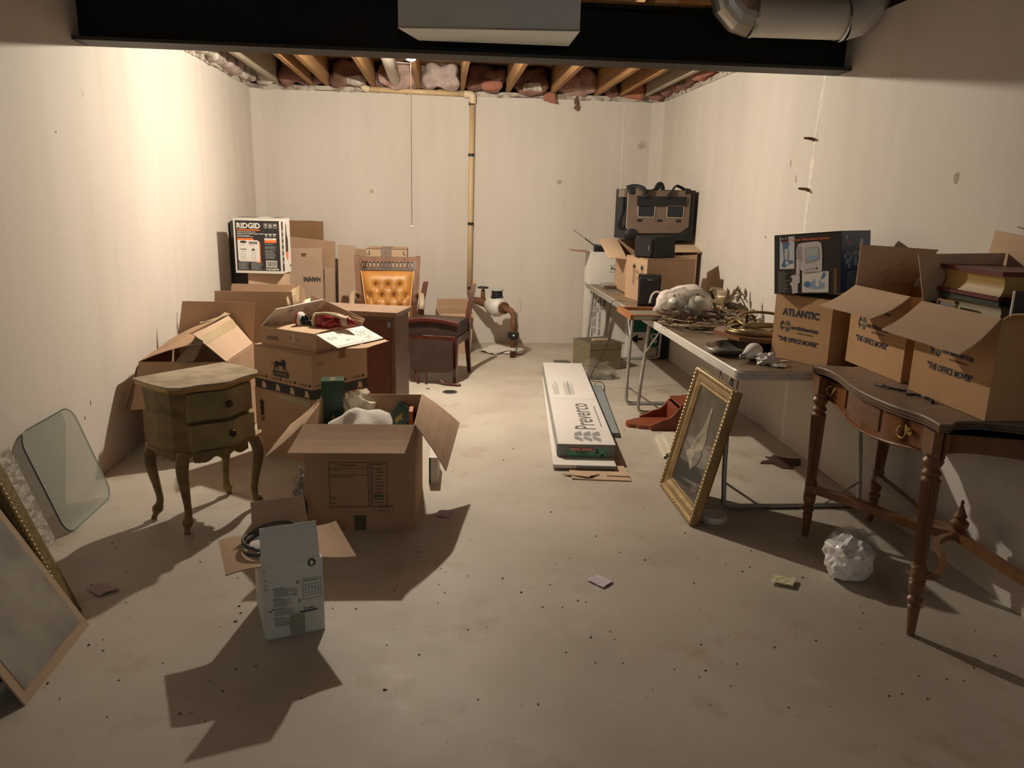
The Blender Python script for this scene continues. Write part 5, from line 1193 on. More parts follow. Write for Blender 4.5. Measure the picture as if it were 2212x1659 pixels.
# ---- things on the far table
t = carton('bankers_box', 'white open file carton with cut-off black lettering on the far table', 'box', (1.575, 7.33, TZ+.002), 0, .39, .26, .305, WCARD, {'L': (88, .17)}, fm=CBD)
d = face_decal(t, .39, .26, 'F', 0); d.line(INK, -.01, .178, .16, .178, .003); d.line(INK, -.01, .118, .16, .118, .003); d.text(INK, 'Perm', .010, .133, .034, .12, .02); d.done('printed_lettering')
t = thing('radio', 'black radio with slanting antenna poking out of the white file carton', 'radio', (1.53, 7.30, TZ+.302))
b = B(); b.hexa([V(-.09, -.04, -.29), V(.16, -.04, -.29), V(-.09, .05, -.29), V(.16, .05, -.29), V(-.10, -.06, .055), V(.16, -.06, .03), V(-.10, .02, .07), V(.16, .02, .04)]); b.make('radio_body', BLK, t, bevel=.006)
b = B(); b.tube([(-.09, -.05, .05), (-.20, -.05, .125)], .006, 8); b.tube([(-.20, -.05, .125), (-.315, -.05, .205)], .003, 6); b.make('antenna', mat('antenna_metal', (.10, .09, .08), .4, .5), t)
SIL = mat('silver_frame', (.50, .47, .42), .35, .6)
for k in range(3):
    t = thing('picture_frame', ['bottom', 'middle', 'top'][k]+' of the three thin silver frames lying on the far table', 'picture frame', (1.61, 6.99-.02*k, TZ+.002+.013*k), math.radians((3, -2, 1)[k]), 'thin frames stacked on the far table')
    b = B(); a, c = .155, .09
    for (x0, x1, y0, y1) in ((-a, a, -c, -c+.012), (-a, a, c-.012, c), (-a, -a+.012, -c+.012, c-.012), (a-.012, a, -c+.012, c-.012)): b.box(x0, x1, y0, y1, 0, .010)
    b.make('rim', SIL, t); B().box(-a+.012, a-.012, -c+.012, c-.012, .001, .006).make('glass', mat('frame_glass', (.28, .29, .30), .15, spec=.8), t)
# big brown open carton (front low, sagging) with the carrier on it
t = thing('cardboard_box', 'large open brown carton under the pet carrier at the wall', 'box', (1.86, 6.72, TZ+.002))
b = B(); x0, x1, y0, y1 = -.29, .33, -.18, .24
def wallp(p, q, za, zb, n):
    p, q, n = V(*p, 0), V(*q, 0), V(*n, 0)*T
    b.hexa([p, q, p+n, q+n, p+V(0, 0, za), q+V(0, 0, zb), p+n+V(0, 0, za), q+n+V(0, 0, zb)])
za, zb = .300, .438
wallp((x0, y0), (x1, y0), za, za+.04, (0, 1)); wallp((x1, y1), (x0, y1), zb, zb, (0, -1)); wallp((x0, y1), (x0, y0+T), zb, za, (1, 0)); wallp((x1, y0+T), (x1, y1), za+.04, zb, (-1, 0))
b.box(x0, x1, y0, y1, 0, T); b.make('body', CB, t)
lflap([(x0, y0, za-.012), (x0, y1, zb), (x0-.165, y1, zb-.005), (x0-.16, y0, za-.005)], CBL, t, bow=.006)
lflap([(x1, y1, zb), (x1, y0, za+.05), (x1+.04, y0, za+.06), (x1+.042, y1, zb+.0)], CBL, t, bow=0)
lflap([(x0+.13, y0+.0, za+.052), (x1+.04, y0, za+.062), (x1+.04, y0+.40, zb+.004), (x0+.20, y0+.40, zb+.004)], CBL, t, bow=.0)
# pet carrier
TAUPE = mat('taupe_fabric', (.165, .115, .085), .9, col2=(.19, .135, .10), vs=12, bump=.3, bs=300, sheen=.3); NYL = mat('black_nylon', (.012, .012, .014), .6); MESH_ = mat('dark_mesh', (.025, .025, .03), .8)
PIPE = mat('light_piping', (.55, .50, .42), .6)
t = thing('pet_carrier', 'taupe and black fabric pet carrier on top of the big brown carton', 'pet carrier', (1.89, 6.92, TZ+.002+.448), math.radians(2))
b = B(); b.box(-.315, .30, -.19, .17, .0, .43); b.make('body', NYL, t, bevel=.025)
b = B(); M_ = Matrix.Translation((0, -.191, 0)) @ Matrix.Rotation(PI/2, 4, 'X')
oct_ = [(-.305, .10), (-.23, .055), (.18, .065), (.255, .12), (.255, .40), (.22, .425), (-.27, .425), (-.305, .40)]
b.prism(oct_, -.004, .008, M_); b.make('front_panel', TAUPE, t, bevel=.003)
b = B(); b.tube([M_ @ V(x, y, .006) for x, y in (oct_[7], oct_[0], oct_[1])], .003, 6); b.make('piping', PIPE, t)
for cx in (-.135, .125):
    b = B(); b.prism(rnd2(cx, .245, .15, .10, .012), .008, .011, M_); b.make('window', MESH_, t)
    b = B(); b.tube([M_ @ V(x, y, .011) for x, y in rnd2(cx, .245, .15, .10, .012)], .003, 6, closed=True); b.make('window_piping', PIPE, t)
b = B(); b.prism([(-.22, .29), (.21, .30), (.215, .375), (-.225, .372)], .010, .022, M_); b.make('rolled_cover', NYL, t, bevel=.005)
for cx in (-.19, -.01, .16): b = B(); b.prism([(cx-.02, .158), (cx+.02, .158), (cx+.02, .178), (cx-.02, .178)], .008, .012, M_); b.make('fastener_tab', NYL, t)
for cx, cz, r_ in ((-.27, .405, .055), (.225, .41, .05), (-.25, .05, .075), (.23, .06, .05)):
    b = B(); b.ball((cx, -.180, cz), r_, 12, sc=(1, .45, .75)); b.make('corner_patch', NYL, t, smooth=True)
for p in ([(-.16, -.215, .36), (-.17, -.21, .43), (-.24, -.17, .455), (-.31, -.15, .44)], [(.03, -.215, .36), (.08, -.21, .42), (.12, -.18, .465), (.17, -.16, .455), (.22, -.16, .43)], [(-.02, -.05, .43), (.0, -.06, .475), (.03, -.06, .475), (.05, -.05, .43)], [(-.16, -.215, .36), (-.11, -.21, .42), (-.02, -.15, .44), (.0, -.12, .46)]):
    b = B(); b.tube(bez(p, 6), .019, 8, flat=.35); b.make('strap', NYL, t, smooth=True)
b = B(); b.tube(bez([(-.325, -.13, .36), (-.34, -.17, .25), (-.365, -.18, .15), (-.345, -.17, .10), (-.32, -.18, .12)], 6), .022, 8, flat=.4); b.make('side_strap', NYL, t, smooth=True)
b = B(); b.box(-.338, -.30, -.19, .0, .36, .425); b.make('side_patch', TAUPE, t, bevel=.01)
# middle box with arrows
t = carton('cardboard_box', 'brown carton with two up arrows carrying a speaker on the far table', 'box', (1.743, 6.116, TZ+.002), math.radians(8), .40, .44, .345, CB, closed=True, fm=CBL)
d = face_decal(t, .42, .44, 'L', 0)
for x in (.12, -.04): d.poly(INK, [(x+.006, .13), (x+.016, .13), (x+.016, .26), (x+.034, .26), (x+.011, .30), (x-.012, .26), (x+.006, .26)])
d.text(INKB, 'HIGH', .0, .22, .03, .07, rot=0); d.text(INKB, 'TOP', .01, .17, .025, .05); d.done('printed_arrows')
SPK = mat('speaker_black', (.016, .012, .014), .75, col2=(.021, .016, .018), vs=20, spec=.3); SPC = mat('speaker_cabinet', (.012, .013, .013), .6, spec=.3)
t = thing('speaker', 'black speaker lying on its side on the arrow-marked carton', 'speaker', (1.685, 6.04, TZ+.349), math.radians(35))
b = B(); b.box(-.115, .115, -.09, .12, 0, .165); b.make('cabinet', SPC, t, bevel=.004)
t.rotation_euler = (0, 0, math.radians(32))
b = B(); b.loft([[V(-.115-dx, y, z) for y, z in rnd2(.015, .0825, .20-i*.01, .160-i*.008, .02)] for i, dx in enumerate((0, .012, .022, .026))]); b.make('grille', SPK, t)
d = Decal(t, (-.141, -.02, .03), (0, -1, 0), (0, 0, 1), .003); d.rect(mat('speaker_badge', (.35, .33, .32), .4), .03, .03, .034, .07); d.done('badge')
t = thing('speaker', 'black speaker standing upright on the far table before the carton', 'speaker', (1.62, 5.80, TZ+.002), math.radians(-15))
t.location = (1.565, 5.735, TZ+.002)
b = B(); b.hexa([V(x*f, y, z) for z, f in ((0, .95), (.235, 1.0)) for y in (-.06, .10) for x in (-.085, .085)]); b.make('cabinet', SPC, t, bevel=.004)
b = B(); b.loft([[V(x, -.06-dx, z) for x, z in rnd2(0, .12, .165-i*.008, .215-i*.008, .02)] for i, dx in enumerate((0, .01, .018, .021))]); b.make('grille', SPK, t)
d = Decal(t, (-.02, -.082, .205), (1, 0, 0), (0, 0, 1), .001); d.rect(mat('speaker_badge', (.35, .33, .32), .4), 0, 0, .04, .005); d.done('badge')
# wooden frame bridging the two tables
t = thing('picture_frame', 'orange-brown wooden frame lying over the gap between the two tables', 'picture frame', (1.255, 5.02, TZ+.004), 0)
FR = wood_m('orange_frame_wood', (.30, .115, .045), (.38, .16, .065))
b = B(); w_, l_ = .40, .42
for (x0, x1, y0, y1) in ((0, w_, 0, .035), (0, w_, l_-.035, l_), (0, .035, .035, l_-.035), (w_-.035, w_, .035, l_-.035)): b.box(x0, x1, y0, y1, 0, .035)
b.make('rim', FR, t, bevel=.003); B().box(.035, w_-.035, .035, l_-.035, .0, .012).make('backing', mat('grey_backing', (.22, .19, .15), .5), t)
b = B(); b.box(.02, w_, -.001, .001, .006, .028); b.make('pale_edge', mat('pale_edge', (.45, .42, .35), .4), t)
# wreath with berries and leaves
TW = mat('twig_brown', (.10, .065, .035), .7, col2=(.18, .12, .06), vs=20); LEAF = mat('bronze_leaf', (.16, .12, .065), .45, .3, col2=(.28, .21, .12), vs=10); BER = mat('gold_berry', (.30, .17, .08), .18, .7); CREAMT = mat('cream_twig', (.55, .42, .28), .6)
t = thing('wreath', 'twig wreath with bronze leaves and golden berries on the near table', 'wreath', (1.70, 4.82, TZ+.004), math.radians(8))
rr = random.Random(12)
def wp(a, r, z): return V(.27*r*math.cos(a), .25*r*math.sin(a), z)
for m_, n_, r0 in ((TW, 26, .0035), (CREAMT, 10, .0025)):
    b = B()
    for k in range(n_):
        a0 = rr.uniform(0, 2*PI); ln = rr.uniform(.7, 1.9); dr = rr.uniform(-.25, .35); z0 = rr.uniform(.01, .07)
        b.tube(bez([wp(a0+ln*i/4, 1+rr.uniform(-.12, .12)+dr*(i/4)**2, z0+.012*rr.uniform(-1, 1)+.05*(i/4)*max(0, dr)) for i in range(5)], 4), r0, 5)
    b.make('twigs', m_, t)
for k in range(44):
    a = rr.uniform(0, 2*PI); r_ = rr.uniform(.8, 1.35); c = wp(a, r_, rr.uniform(.03, .11)); q = rr.uniform(0, 2*PI); L_ = rr.uniform(.035, .06)
    u = V(math.cos(q), math.sin(q), rr.uniform(-.2, .8)).normalized(); s_ = u.cross(V(0, 0, 1)).normalized()*L_*.32; n_ = s_.cross(u).normalized()*.006
    b = B(); pts = [c, c+u*L_*.3+s_, c+u*L_*.7+s_*.8, c+u*L_, c+u*L_*.7-s_*.8, c+u*L_*.3-s_]; b.face(pts); b.face([p-n_*.2 for p in pts[::-1]]); b.make('leaf', LEAF, t)
for k, (a, r_) in enumerate(((-1.5, 1.05), (-1.2, 1.0), (-.4, 1.1), (.2, 1.0), (-2.3, 1.0), (.9, 1.1))):
    b = B()
    for j in range(9): b.ball(wp(a, r_, .06)+V(rr.uniform(-.03, .03), rr.uniform(-.03, .03), rr.uniform(-.02, .03)), rr.uniform(.008, .012), 8)
    b.make('berry_cluster', BER, t, smooth=True)
b = B(); b.tube([wp(a, 1.0+.03*math.sin(5*a), .012) for a in [k*2*PI/30 for k in range(30)]], .006, 6, closed=True); b.make('ring', TW, t)
PEARL = mat('pearl_ornament', (.62, .60, .52), .25, col2=(.70, .68, .60), vs=5, coat=.5); CLR = mat('crinkled_clear_plastic', (.80, .78, .74), .12, trans=.85, ior=1.2, bump=1.0, bs=22, alpha=.55)
for k, (x, y, r_) in enumerate(((1.535, 4.98, .048), (1.68, 4.95, .055), (1.60, 5.10, .045))):
    t = thing('ornament_ball', ['left pale pearly ornament ball in the clear bag on the wreath', 'right large pale green-white ornament ball in the clear bag', 'hind pearly ornament ball in the clear bag near the frame'][k], 'ornament', (x, y, TZ+.075+r_), 0, 'pearly balls in the clear bag')
    B().ball((0, 0, 0), r_, 18).make('ball', PEARL, t, smooth=True); B().lathe([(.010, 0), (.010, .012), (.004, .016)], (0, 0, r_*.97), 10).make('cap', BER, t)
blob('clear_bag', CLR, 'crinkled clear plastic bag around the pearly balls on the wreath', 'bag', (1.61, 5.0, TZ+.12), .16, (.95, .75, .66), .3, 1.8, 31, sharp=True, seg=26)
blob('white_wrap', mat('white_satin', (.72, .64, .60), .5, col2=(.62, .52, .47), vs=16), 'white and pinkish cloth bundle with looped handle behind the ornament bag', 'bundle', (1.68, 5.26, TZ+.098), .13, (1.5, .9, .85), .28, 1.5, 44, seg=24)
t = thing('bag_loop', 'white loop handle standing up from the cloth bundle', 'handle', (1.50, 5.28, TZ+.115))
b = B(); b.tube(bez([(-.05, 0, -.03), (-.035, 0, .03), (.0, 0, .052), (.035, 0, .03), (.04, 0, -.02)], 5), .007, 8); b.make('loop', mat('white_satin', (.72, .64, .60), .5), t, smooth=True)
blob('dried_bouquet', LEAF, 'bronze leafy bouquet lying against the wall behind the wreath', 'bouquet', (2.02, 5.62, TZ+.066), .12, (1.2, 1.8, .6), .6, 2.6, 52, sharp=True, seg=18)
for k in range(3):
    b = B(); c = V(1.90+.1*k, 5.15+.22*k, TZ+.02); b.tube(bez([c, c+V(.06, .02, .09), c+V(.16, .05, .13), c+V(.22, .06, .06)], 5), .004, 6)
    for j in range(4):
        q = c+V(.05+.05*j, .02+.01*j, .08+.02*(j % 2)); u = V(rr.uniform(-.4, .4), rr.uniform(-.3, .3), 1).normalized()*.07; s_ = V(.018, .012, 0); b.face([q, q+u*.5+s_, q+u, q+u*.5-s_])
    tag(b.make('leafy_spray', LEAF), ['nearest leafy bronze spray standing behind the wreath', 'middle leafy bronze spray behind the wreath', 'farthest leafy bronze spray behind the wreath by the wall'][k], 'artificial spray', 'bronze sprays behind the wreath')
# oval frames stack
t = thing('wood_plaque', 'flat brown wooden plaque under the brass oval frame', 'plaque', (1.80, 4.12, TZ+.062), math.radians(12))
PLQ = wood_m('plaque_wood', (.15, .06, .03), (.24, .105, .05))
b = B(); b.prism([(-.24, -.12), (-.14, -.21), (.16, -.21), (.24, -.12), (.24, .14), (.14, .23), (-.14, .23), (-.24, .14)], 0, .022); b.make('board', PLQ, t, bevel=.006)
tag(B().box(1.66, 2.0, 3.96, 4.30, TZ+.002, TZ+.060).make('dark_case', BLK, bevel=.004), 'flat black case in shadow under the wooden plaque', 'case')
OVB = mat('old_brass_oval', (.30, .22, .10), .35, .8, col2=(.20, .14, .06), vs=10)
t = thing('oval_frame', 'oval brass frame with cream inside lying on the wooden plaque', 'picture frame', (1.79, 4.12, TZ+.086), math.radians(20))
def oval(rx, ry, z, r_, n=40): return [V(rx*math.cos(2*PI*k/n), ry*math.sin(2*PI*k/n), z) for k in range(n)]
b = B(); b.tube(oval(.215, .17, .012, 0), .012, 8, closed=True); b.tube(oval(.20, .155, .020, 0), .008, 8, closed=True); b.make('outer_rim', OVB, t, smooth=True)
b = B(); b.tube(oval(.14, .10, .014, 0), .012, 8, closed=True); b.make('inner_rim', OVB, t, smooth=True)
B().prism([(p.x, p.y) for p in oval(.19, .145, 0, 0)], .0, .005).make('mat_board', mat('olive_mat', (.16, .11, .06), .6), t)
B().prism([(p.x, p.y) for p in oval(.13, .09, 0, 0)], .0055, .0075).make('glass', mat('cream_glass', (.50, .45, .30), .12, spec=.8), t)
b = B(); b.ball((-.03, -.11, .028), .009, 8); b.make('clasp', BLK, t)
t = thing('empty_oval_frame', 'upper empty oval brass ring propped above the framed oval', 'picture frame', (1.86, 4.20, TZ+.10), math.radians(20))
b = B(); p = oval(.20, .155, 0, 0); b.tube([V(q.x, q.y, .03+.035*q.y/.155) for q in p], .009, 8, closed=True); b.make('ring', OVB, t, smooth=True)
b = B(); b.tube([(-.06, .12, .055), (-.06, .125, .0)], .007, 6); b.make('strut', BLK, t)
# platter, light bulb, tissue
SLV = mat('dull_silver', (.38, .38, .36), .28, .8, col2=(.48, .47, .44), vs=5)
t = thing('platter', 'oval dull silver platter near the front edge of the near table', 'platter', (1.535, 3.96, TZ+.003), math.radians(55))
b = B(); rings = []
for f, z in ((.5, .003), (.70, .0), (.82, .008), (1.0, .030), (1.02, .034), (1.0, .037), (.82, .016), (.68, .006), (.0001, .005)): rings.append([V(.165*f*math.cos(a), .115*f*math.sin(a), z) for a in [k*2*PI/36 for k in range(36)]])
b.loft(rings); smooth_by_angle(b.make('dish', SLV, t), .9)
t = thing('light_bulb', 'loose white light bulb with silver screw base on the table corner', 'light bulb', (1.50, 3.685, TZ+.022), math.radians(40))
M_ = Matrix.Rotation(PI/2, 4, 'Y') @ Matrix.Translation((0, 0, 0))
M_ = Matrix.Translation((0, 0, .0)) @ Matrix.Rotation(math.radians(84), 4, 'Y')
b = B(); b.lathe([(.016, .028), (.018, .045), (.030, .08), (.042, .115), (.044, .135), (.038, .158), (.024, .172), (.004, .178)], (0, 0, 0), 20, M_)
o = b.make('globe', mat('white_globe', (.72, .70, .68), .35), t, smooth=True)
b = B(); b.lathe([(.006, -.002), (.012, .002), (.014, .004), (.013, .008), (.0145, .011), (.013, .015), (.0145, .019), (.015, .028)], (0, 0, 0), 16, M_); b.make('screw_base', mat('screw_metal', (.35, .34, .36), .25, .9), t, smooth=True)
t.location = (1.50, 3.685, TZ+.030)
blob('crumpled_tissue', mat('tissue_white', (.82, .80, .77), .9), 'crumpled white tissue on the near corner of the folding table', 'tissue', (1.625, 3.66, TZ+.026), .05, (1.15, .85, .62), .5, 2.6, 61, sharp=True, seg=22)
blob('crumpled_tissue', mat('tissue_white', (.72, .69, .65), .9), 'small flat end of white tissue trailing beside the crumpled one', 'tissue', (1.665, 3.595, TZ+.008), .03, (1.3, .8, .3), .4, 2.6, 63, sharp=True, seg=12)
tag(B().box(1.735, 1.775, 3.72, 3.74, TZ+.002, TZ+.004).make('paper_scrap', PAPER), 'tiny paper scrap on the table by the closed mover carton', 'paper scrap')
# black cord from the speaker to the floor
t_c = [(1.50, 5.85, TZ+.008), (1.40, 5.95, TZ+.012), (1.345, 6.02, TZ-.01), (1.335, 6.03, .60), (1.345, 6.02, .46), (1.30, 6.05, .30), (1.24, 6.15, .12), (1.27, 6.25, .03), (1.36, 6.30, .006), (1.33, 6.05, .004), (1.22, 5.75, .004)]
b = B(); b.tube(bez(t_c, 6), .0028, 6); tag(b.make('black_cord', BLK), 'thin black cord hanging from the speaker down to the floor', 'cord')
# ---- under the tables
t = carton('long_carton', 'tall white shipping carton with sideways black lettering under the far table', 'box', (1.51, 7.52, 0), 0, .20, .16, .70, WCARD, closed=True)
d = face_decal(t, .20, .16, 'F', 0)
for k, s_ in enumerate(('NO OF LTBS', 'UPRIGHT. FOR PRE LIT TREE', 'PACK. 1 EA', 'FORMATA BEST CRAFT LTD.', 'HONG KONG EVERT CODE: ORGER')): d.text(INK, s_, .055-.024*k, .62-(.0 if k % 2 == 0 else .03), .018, (.16, .38, .18, .36, .42)[k], .02, rot=-PI/2)
d.rect(mat('faint_print', (.10, .09, .09), .8), .075, .50, .09, .65); d.done('printed_lettering')
t = carton('white_carton', 'white carton beside the lettered one under the far table', 'box', (1.73, 7.58, 0), 0, .22, .18, .60, WCARD, closed=True)
t = carton('green_carton', 'white and green carton with white letters and black arrow under the far table', 'box', (1.96, 7.36, 0), 0, .30, .12, .47, WCARD, closed=True)
d = face_decal(t, .30, .12, 'F', 0); GG = mat('print_teal_green', (.015, .12, .085), .5)
d.rect(GG, -.148, .27, .148, .468); d.rect(GG, .03, .12, .148, .27); d.poly(INK, [(-.13, .20), (-.05, .25), (-.05, .215), (.0, .215), (.0, .19), (-.05, .19), (-.05, .16)]); d.text(WHITE, 'OR', .075, .26, .07, .11, .03, 2, rot=-PI/2); d.line(GREYP, -.148, .10, .03, .10, .003, 0); d.done('printed_front')
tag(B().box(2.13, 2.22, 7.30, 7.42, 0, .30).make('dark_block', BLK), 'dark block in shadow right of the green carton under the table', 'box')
# green metal file box
FG = mat('olive_metal', (.20, .175, .10), .45, .2, col2=(.235, .205, .12), vs=3); 
t = thing('file_box', 'olive green metal file box on the floor by the far table', 'file box', (1.331, 6.731, 0), math.radians(18))
B().box(0, .325, 0, .33, 0, .195).make('body', FG, t, bevel=.003); B().box(-.002, .327, -.002, .332, .197, .255).make('lid', FG, t, bevel=.003)
B().box(.012, .313, .012, .318, .2555, .257).make('lid_top', mat('lid_dark', (.09, .08, .055), .5), t)
b = B(); b.ball((-.004, .24, .225), .008, 8); b.make('latch', SIL, t, smooth=True)
o = tag(B().box(-.075, .075, -.02, .02, 0, .016).make('wood_piece', mat('pale_wood', (.55, .42, .26), .6), bevel=.003), 'small pale wood strip lying on the green file box', 'wood strip'); o.location = (1.45, 6.90, .259); o.rotation_euler = (0, 0, math.radians(12))
blob('clear_bag', mat('crinkled_clear_grey', (.66, .62, .56), .15, trans=.8, ior=1.12, bump=1.0, bs=18, alpha=.42), 'crumpled clear plastic bag on the floor before the file box', 'bag', (1.33, 6.50, .075), .13, (1.25, .9, .66), .45, 1.9, 71, sharp=True, seg=22)
sheet('dark_tile', [(1.06, 7.10, 0), (1.23, 7.10, 0), (1.20, 7.22, 0), (1.07, 7.22, 0)], mat('slate', (.11, .10, .09), .6), 'small dark flat piece on the floor behind the long flooring box', 'tile', .004, 0)
# ---- flooring cartons
FW = mat('flooring_white', (.72, .68, .66), .5, col2=(.68, .64, .62), vs=2); FGY = mat('flooring_grey', (.20, .215, .215), .5); FGR = mat('label_green', (.12, .36, .24), .55); FRD = mat('label_red', (.40, .04, .035), .5)
t = thing('flooring_box', 'long white flooring carton with green and red end label, on top', 'flooring carton', (.952, 5.42, .034), math.radians(-5.0))
yl = 1.145; hh = .080
B().box(-.168, .168, -yl, yl, 0, hh).make('carton_body', FGY, t, bevel=.002)
b = B(); b.plate([(-.17, -yl-.005, hh+.003), (.17, -yl-.005, hh+.003), (.17, yl, hh+.003), (-.17, yl, hh+.003)], .003, 1); b.make('top_face', FW, t)
b = B(); b.plate([(-.172, -yl+.02, .0), (-.172, yl, .0), (-.172, yl, hh), (-.172, -yl+.02, hh)], .003, 1); b.make('side_face', mat('flooring_side', (.33, .34, .33), .5), t)
d = Decal(t, (0, 0, hh+.004), (0, 1, 0), (-1, 0, 0), .0012)     # reads along the box
IKG = mat('logo_grey', (.13, .12, .125), .5)
d.text(IKG, 'Preverco', -yl+.30, -.085, .135, .62, .008)
d.lines(IKG, -yl+.36, -.125, .50, 1, .01, .007, seed=4, ragged=.05)
x0 = -yl+.05; GL = mat('logo_light_grey', (.26, .255, .26), .5)
for k in range(3):
    y_ = -.095+k*.055; d.poly(GL, [(x0, y_), (x0+.06, y_), (x0+.10, y_+.03), (x0+.10, y_+.048), (x0+.045, y_+.048), (x0, y_+.012)]); d.poly(GL, [(x0+.11, y_-.004), (x0+.20, y_-.004), (x0+.20, y_+.012), (x0+.16, y_+.044), (x0+.11, y_+.044)])
for yy_ in (.085, .0, -.03):
    d.lines(GL, .02, yy_+.045, .42, 4, .011, .005, seed=int(yy_*1000)+9, ragged=.4)
d.line(GL, -.10, -.16, -.10, .16, .002); d.line(GL, -.62, -.0, -.62, .0, .002); d.done('printed_top')
d = Decal(t, (0, -yl, .0), (1, 0, 0), (0, 0, 1), .001)
d.rect(FGR, -.115, .006, .115, .062); d.rect(FRD, -.10, .042, .045, .0615, 1); d.text(WHITE, 'MAPLE  ERABLE', -.095, .046, .011, .13, .01, 2); d.text(INK, 'MAMBO', -.06, .029, .011, .075, .02, 1); d.text(INK, 'NOVACLE', -.05, .018, .008, .05, .01, 1)
d.text(INK, '5', .052, .026, .030, .024, .03, 1); d.text(INK, '3/16', .082, .046, .010, .02, .0, 1); d.rect(INK, .086, .010, .104, .022, 1); d.lines(INK, -.09, .013, .13, 1, .005, .002, 1, seed=3); d.text(INK, 'Preverco', -.107, .008, .007, .045, .0, 1, rot=PI/2); d.done('printed_label')
t = thing('flooring_box', 'flattened white flooring carton lying under the labelled one', 'flooring carton', (.935, 5.30, .013), math.radians(-5.6))
B().box(-.185, .18, -1.16, 1.1, 0, .020).make('carton_body', FW, t, bevel=.002); B().box(-.05, .18, -1.165, -1.158, .002, .018).make('grey_end', FGY, t)
t = thing('flooring_box', 'grey-sided flooring carton pushed out to the right under the labelled one', 'flooring carton', (1.10, 5.45, .0), math.radians(-6.5))
t.location = (1.175, 5.42, 0)
B().box(-.03, .06, -.65, .68, 0, .032).make('carton_body', mat('flooring_blue_grey', (.24, .27, .28), .5), t, bevel=.002)
t = thing('cardboard_sheet', 'torn flattened brown cardboard sticking out in front of the flooring cartons', 'cardboard', (.885, 4.5, 0), math.radians(-2))
b = B(); b.plate([(-.145, -.50, .004), (.185, -.53, .004), (.19, .6, .004), (-.15, .6, .004)], .005, 8, 0, .004); b.make('sheet', CBP, t)
b = B(); b.plate([(-.19, -.44, .008), (-.05, -.50, .016), (.02, -.44, .010), (-.10, -.38, .008)], .004, 4, .004, .003); b.make('torn_flap', CBP, t)
b = B(); b.plate([(.06, -.46, .0105), (.185, -.48, .0105), (.185, -.42, .0105), (.06, -.41, .0105)], .003, 3, .004, .003); b.make('torn_flap', CBL, t)
# ---- red wooden wall shelf lying on its back
RW = wood_m('red_brown_wood', (.20, .052, .022), (.27, .075, .034), stretch=(1, 6, 6), rough=.42)
t = thing('wall_shelf', 'red-brown wooden wall shelf with shaped sides lying on the floor', 'wall shelf', (1.27, 4.915, 0))
out = [(0, .12)] + [(.0+.03*(1-math.cos(a)), .12-.05*math.sin(a)) for a in (.5, 1.0, 1.57)] + [(.06, .065), (.075, .045), (.14, .03), (.16, .005), (.62, .0), (.62, .27), (.14, .27), (.12, .235), (.075, .215), (.05, .19), (.01, .165)]
b = B(); b.prism(out, 0, .026); b.make('back_board', RW, t, bevel=.004)
for y in (.0, .25):
    b = B(); pr = [(.13, .028)] + [(q.x, q.y) for q in bez([(.13, .032, 0), (.19, .055, 0), (.23, .075, 0), (.27, .085, 0), (.31, .12, 0), (.335, .155, 0), (.37, .17, 0)], 4)] + [(.40, .165), (.62, .165), (.62, .028)]
    b.prism(pr, -.0, .018, Matrix.Translation((0, y+.018, 0)) @ Matrix.Rotation(PI/2, 4, 'X')); b.make('side_panel', RW, t, bevel=.003)
b = B(); b.box(.325, .342, .019, .249, .027, .15); b.make('shelf_board', RW, t)
b = B(); b.box(.345, .43, .0, .268, .166, .180); b.box(.43, .62, .0, .268, .172, .186); b.make('front_rail', RW, t, bevel=.003)
b = B(); b.box(.455, .52, .10, .16, .187, .190); b.make('slot_plate', mat('brass_slot', (.35, .27, .12), .4, .5), t)
# ---- white planks and scraps
WPM = mat('white_melamine', (.62, .57, .47), .5); WPE = mat('dark_plank_end', (.10, .11, .10), .6)
for k, (dx, dz, l_) in enumerate(((0, 0, .40), (.012, .017, .40), (.05, .034, .39), (.075, 0, .36))):
    t = thing('trim_board', ['bottom-left pale board of the small stack by the shelf', 'middle pale board of the small stack by the shelf', 'topmost pale board of the small stack by the shelf', 'pale board at the right of the small stack by the shelf'][k], 'board', (1.345+dx, 4.345, dz), math.radians(-7), 'pale boards stacked by the red shelf')
    B().box(0, .07, 0, l_, 0, .016).make('board', WPM, t); B().box(0, .07, -.0015, 0, 0, .016).make('cut_end', WPE, t)
for k, (x, y, a) in enumerate(((1.52, 4.66, -50), (1.50, 4.53, -30))):
    o = B().box(-.05, .05, -.008, .008, 0, .01).make('wood_scrap', WPM if k == 0 else WPE); o.location = (x, y, .0005); o.rotation_euler = (0, 0, math.radians(a)); tag(o, ['pale sliver of board on the floor behind the gold frame', 'dark sliver of board on the floor behind the gold frame'][k], 'wood scrap')
# ---- gilt framed engraving leaning on the table
t = thing('framed_picture', 'tall gilt framed dark picture of a pale robed figure leaning on the table', 'framed picture', (1.208, 3.624, 0))
xl = V(0, -1, 0); up = V(.158, 0, .672).normalized(); nn = xl.cross(up); fw_, fh_ = .54, .69
def fp(x, y, z=0): return xl*x+up*y+nn*z+V(.0, 0, .002)
GF = mat('gilt_frame', (.40, .28, .14), .45, .3, col2=(.28, .19, .085), vs=14, bump=.1, bs=60); GF2 = mat('gilt_frame_dark', (.28, .19, .08), .45, .4, col2=(.38, .26, .12), vs=10)
a = fw_/2
def mould(prof, m, name):
    b = B(); rings = []
    for (g, z) in prof: rings.append([fp(-a+g, g, z), fp(a-g, g, z), fp(a-g, fh_-g, z), fp(-a+g, fh_-g, z)])
    b.loft(rings, False); return b.make(name, m, t)
mould([(.004, -.03), (.0, -.02), (.0, .0), (.006, .012), (.018, .018), (.026, .012), (.03, .006)], GF2, 'outer_moulding')
mould([(.03, .006), (.034, .010), (.052, .006), (.068, -.004), (.072, -.002), (.078, -.002), (.082, -.008), (.084, -.012)], GF, 'inner_moulding')
b = B(); 
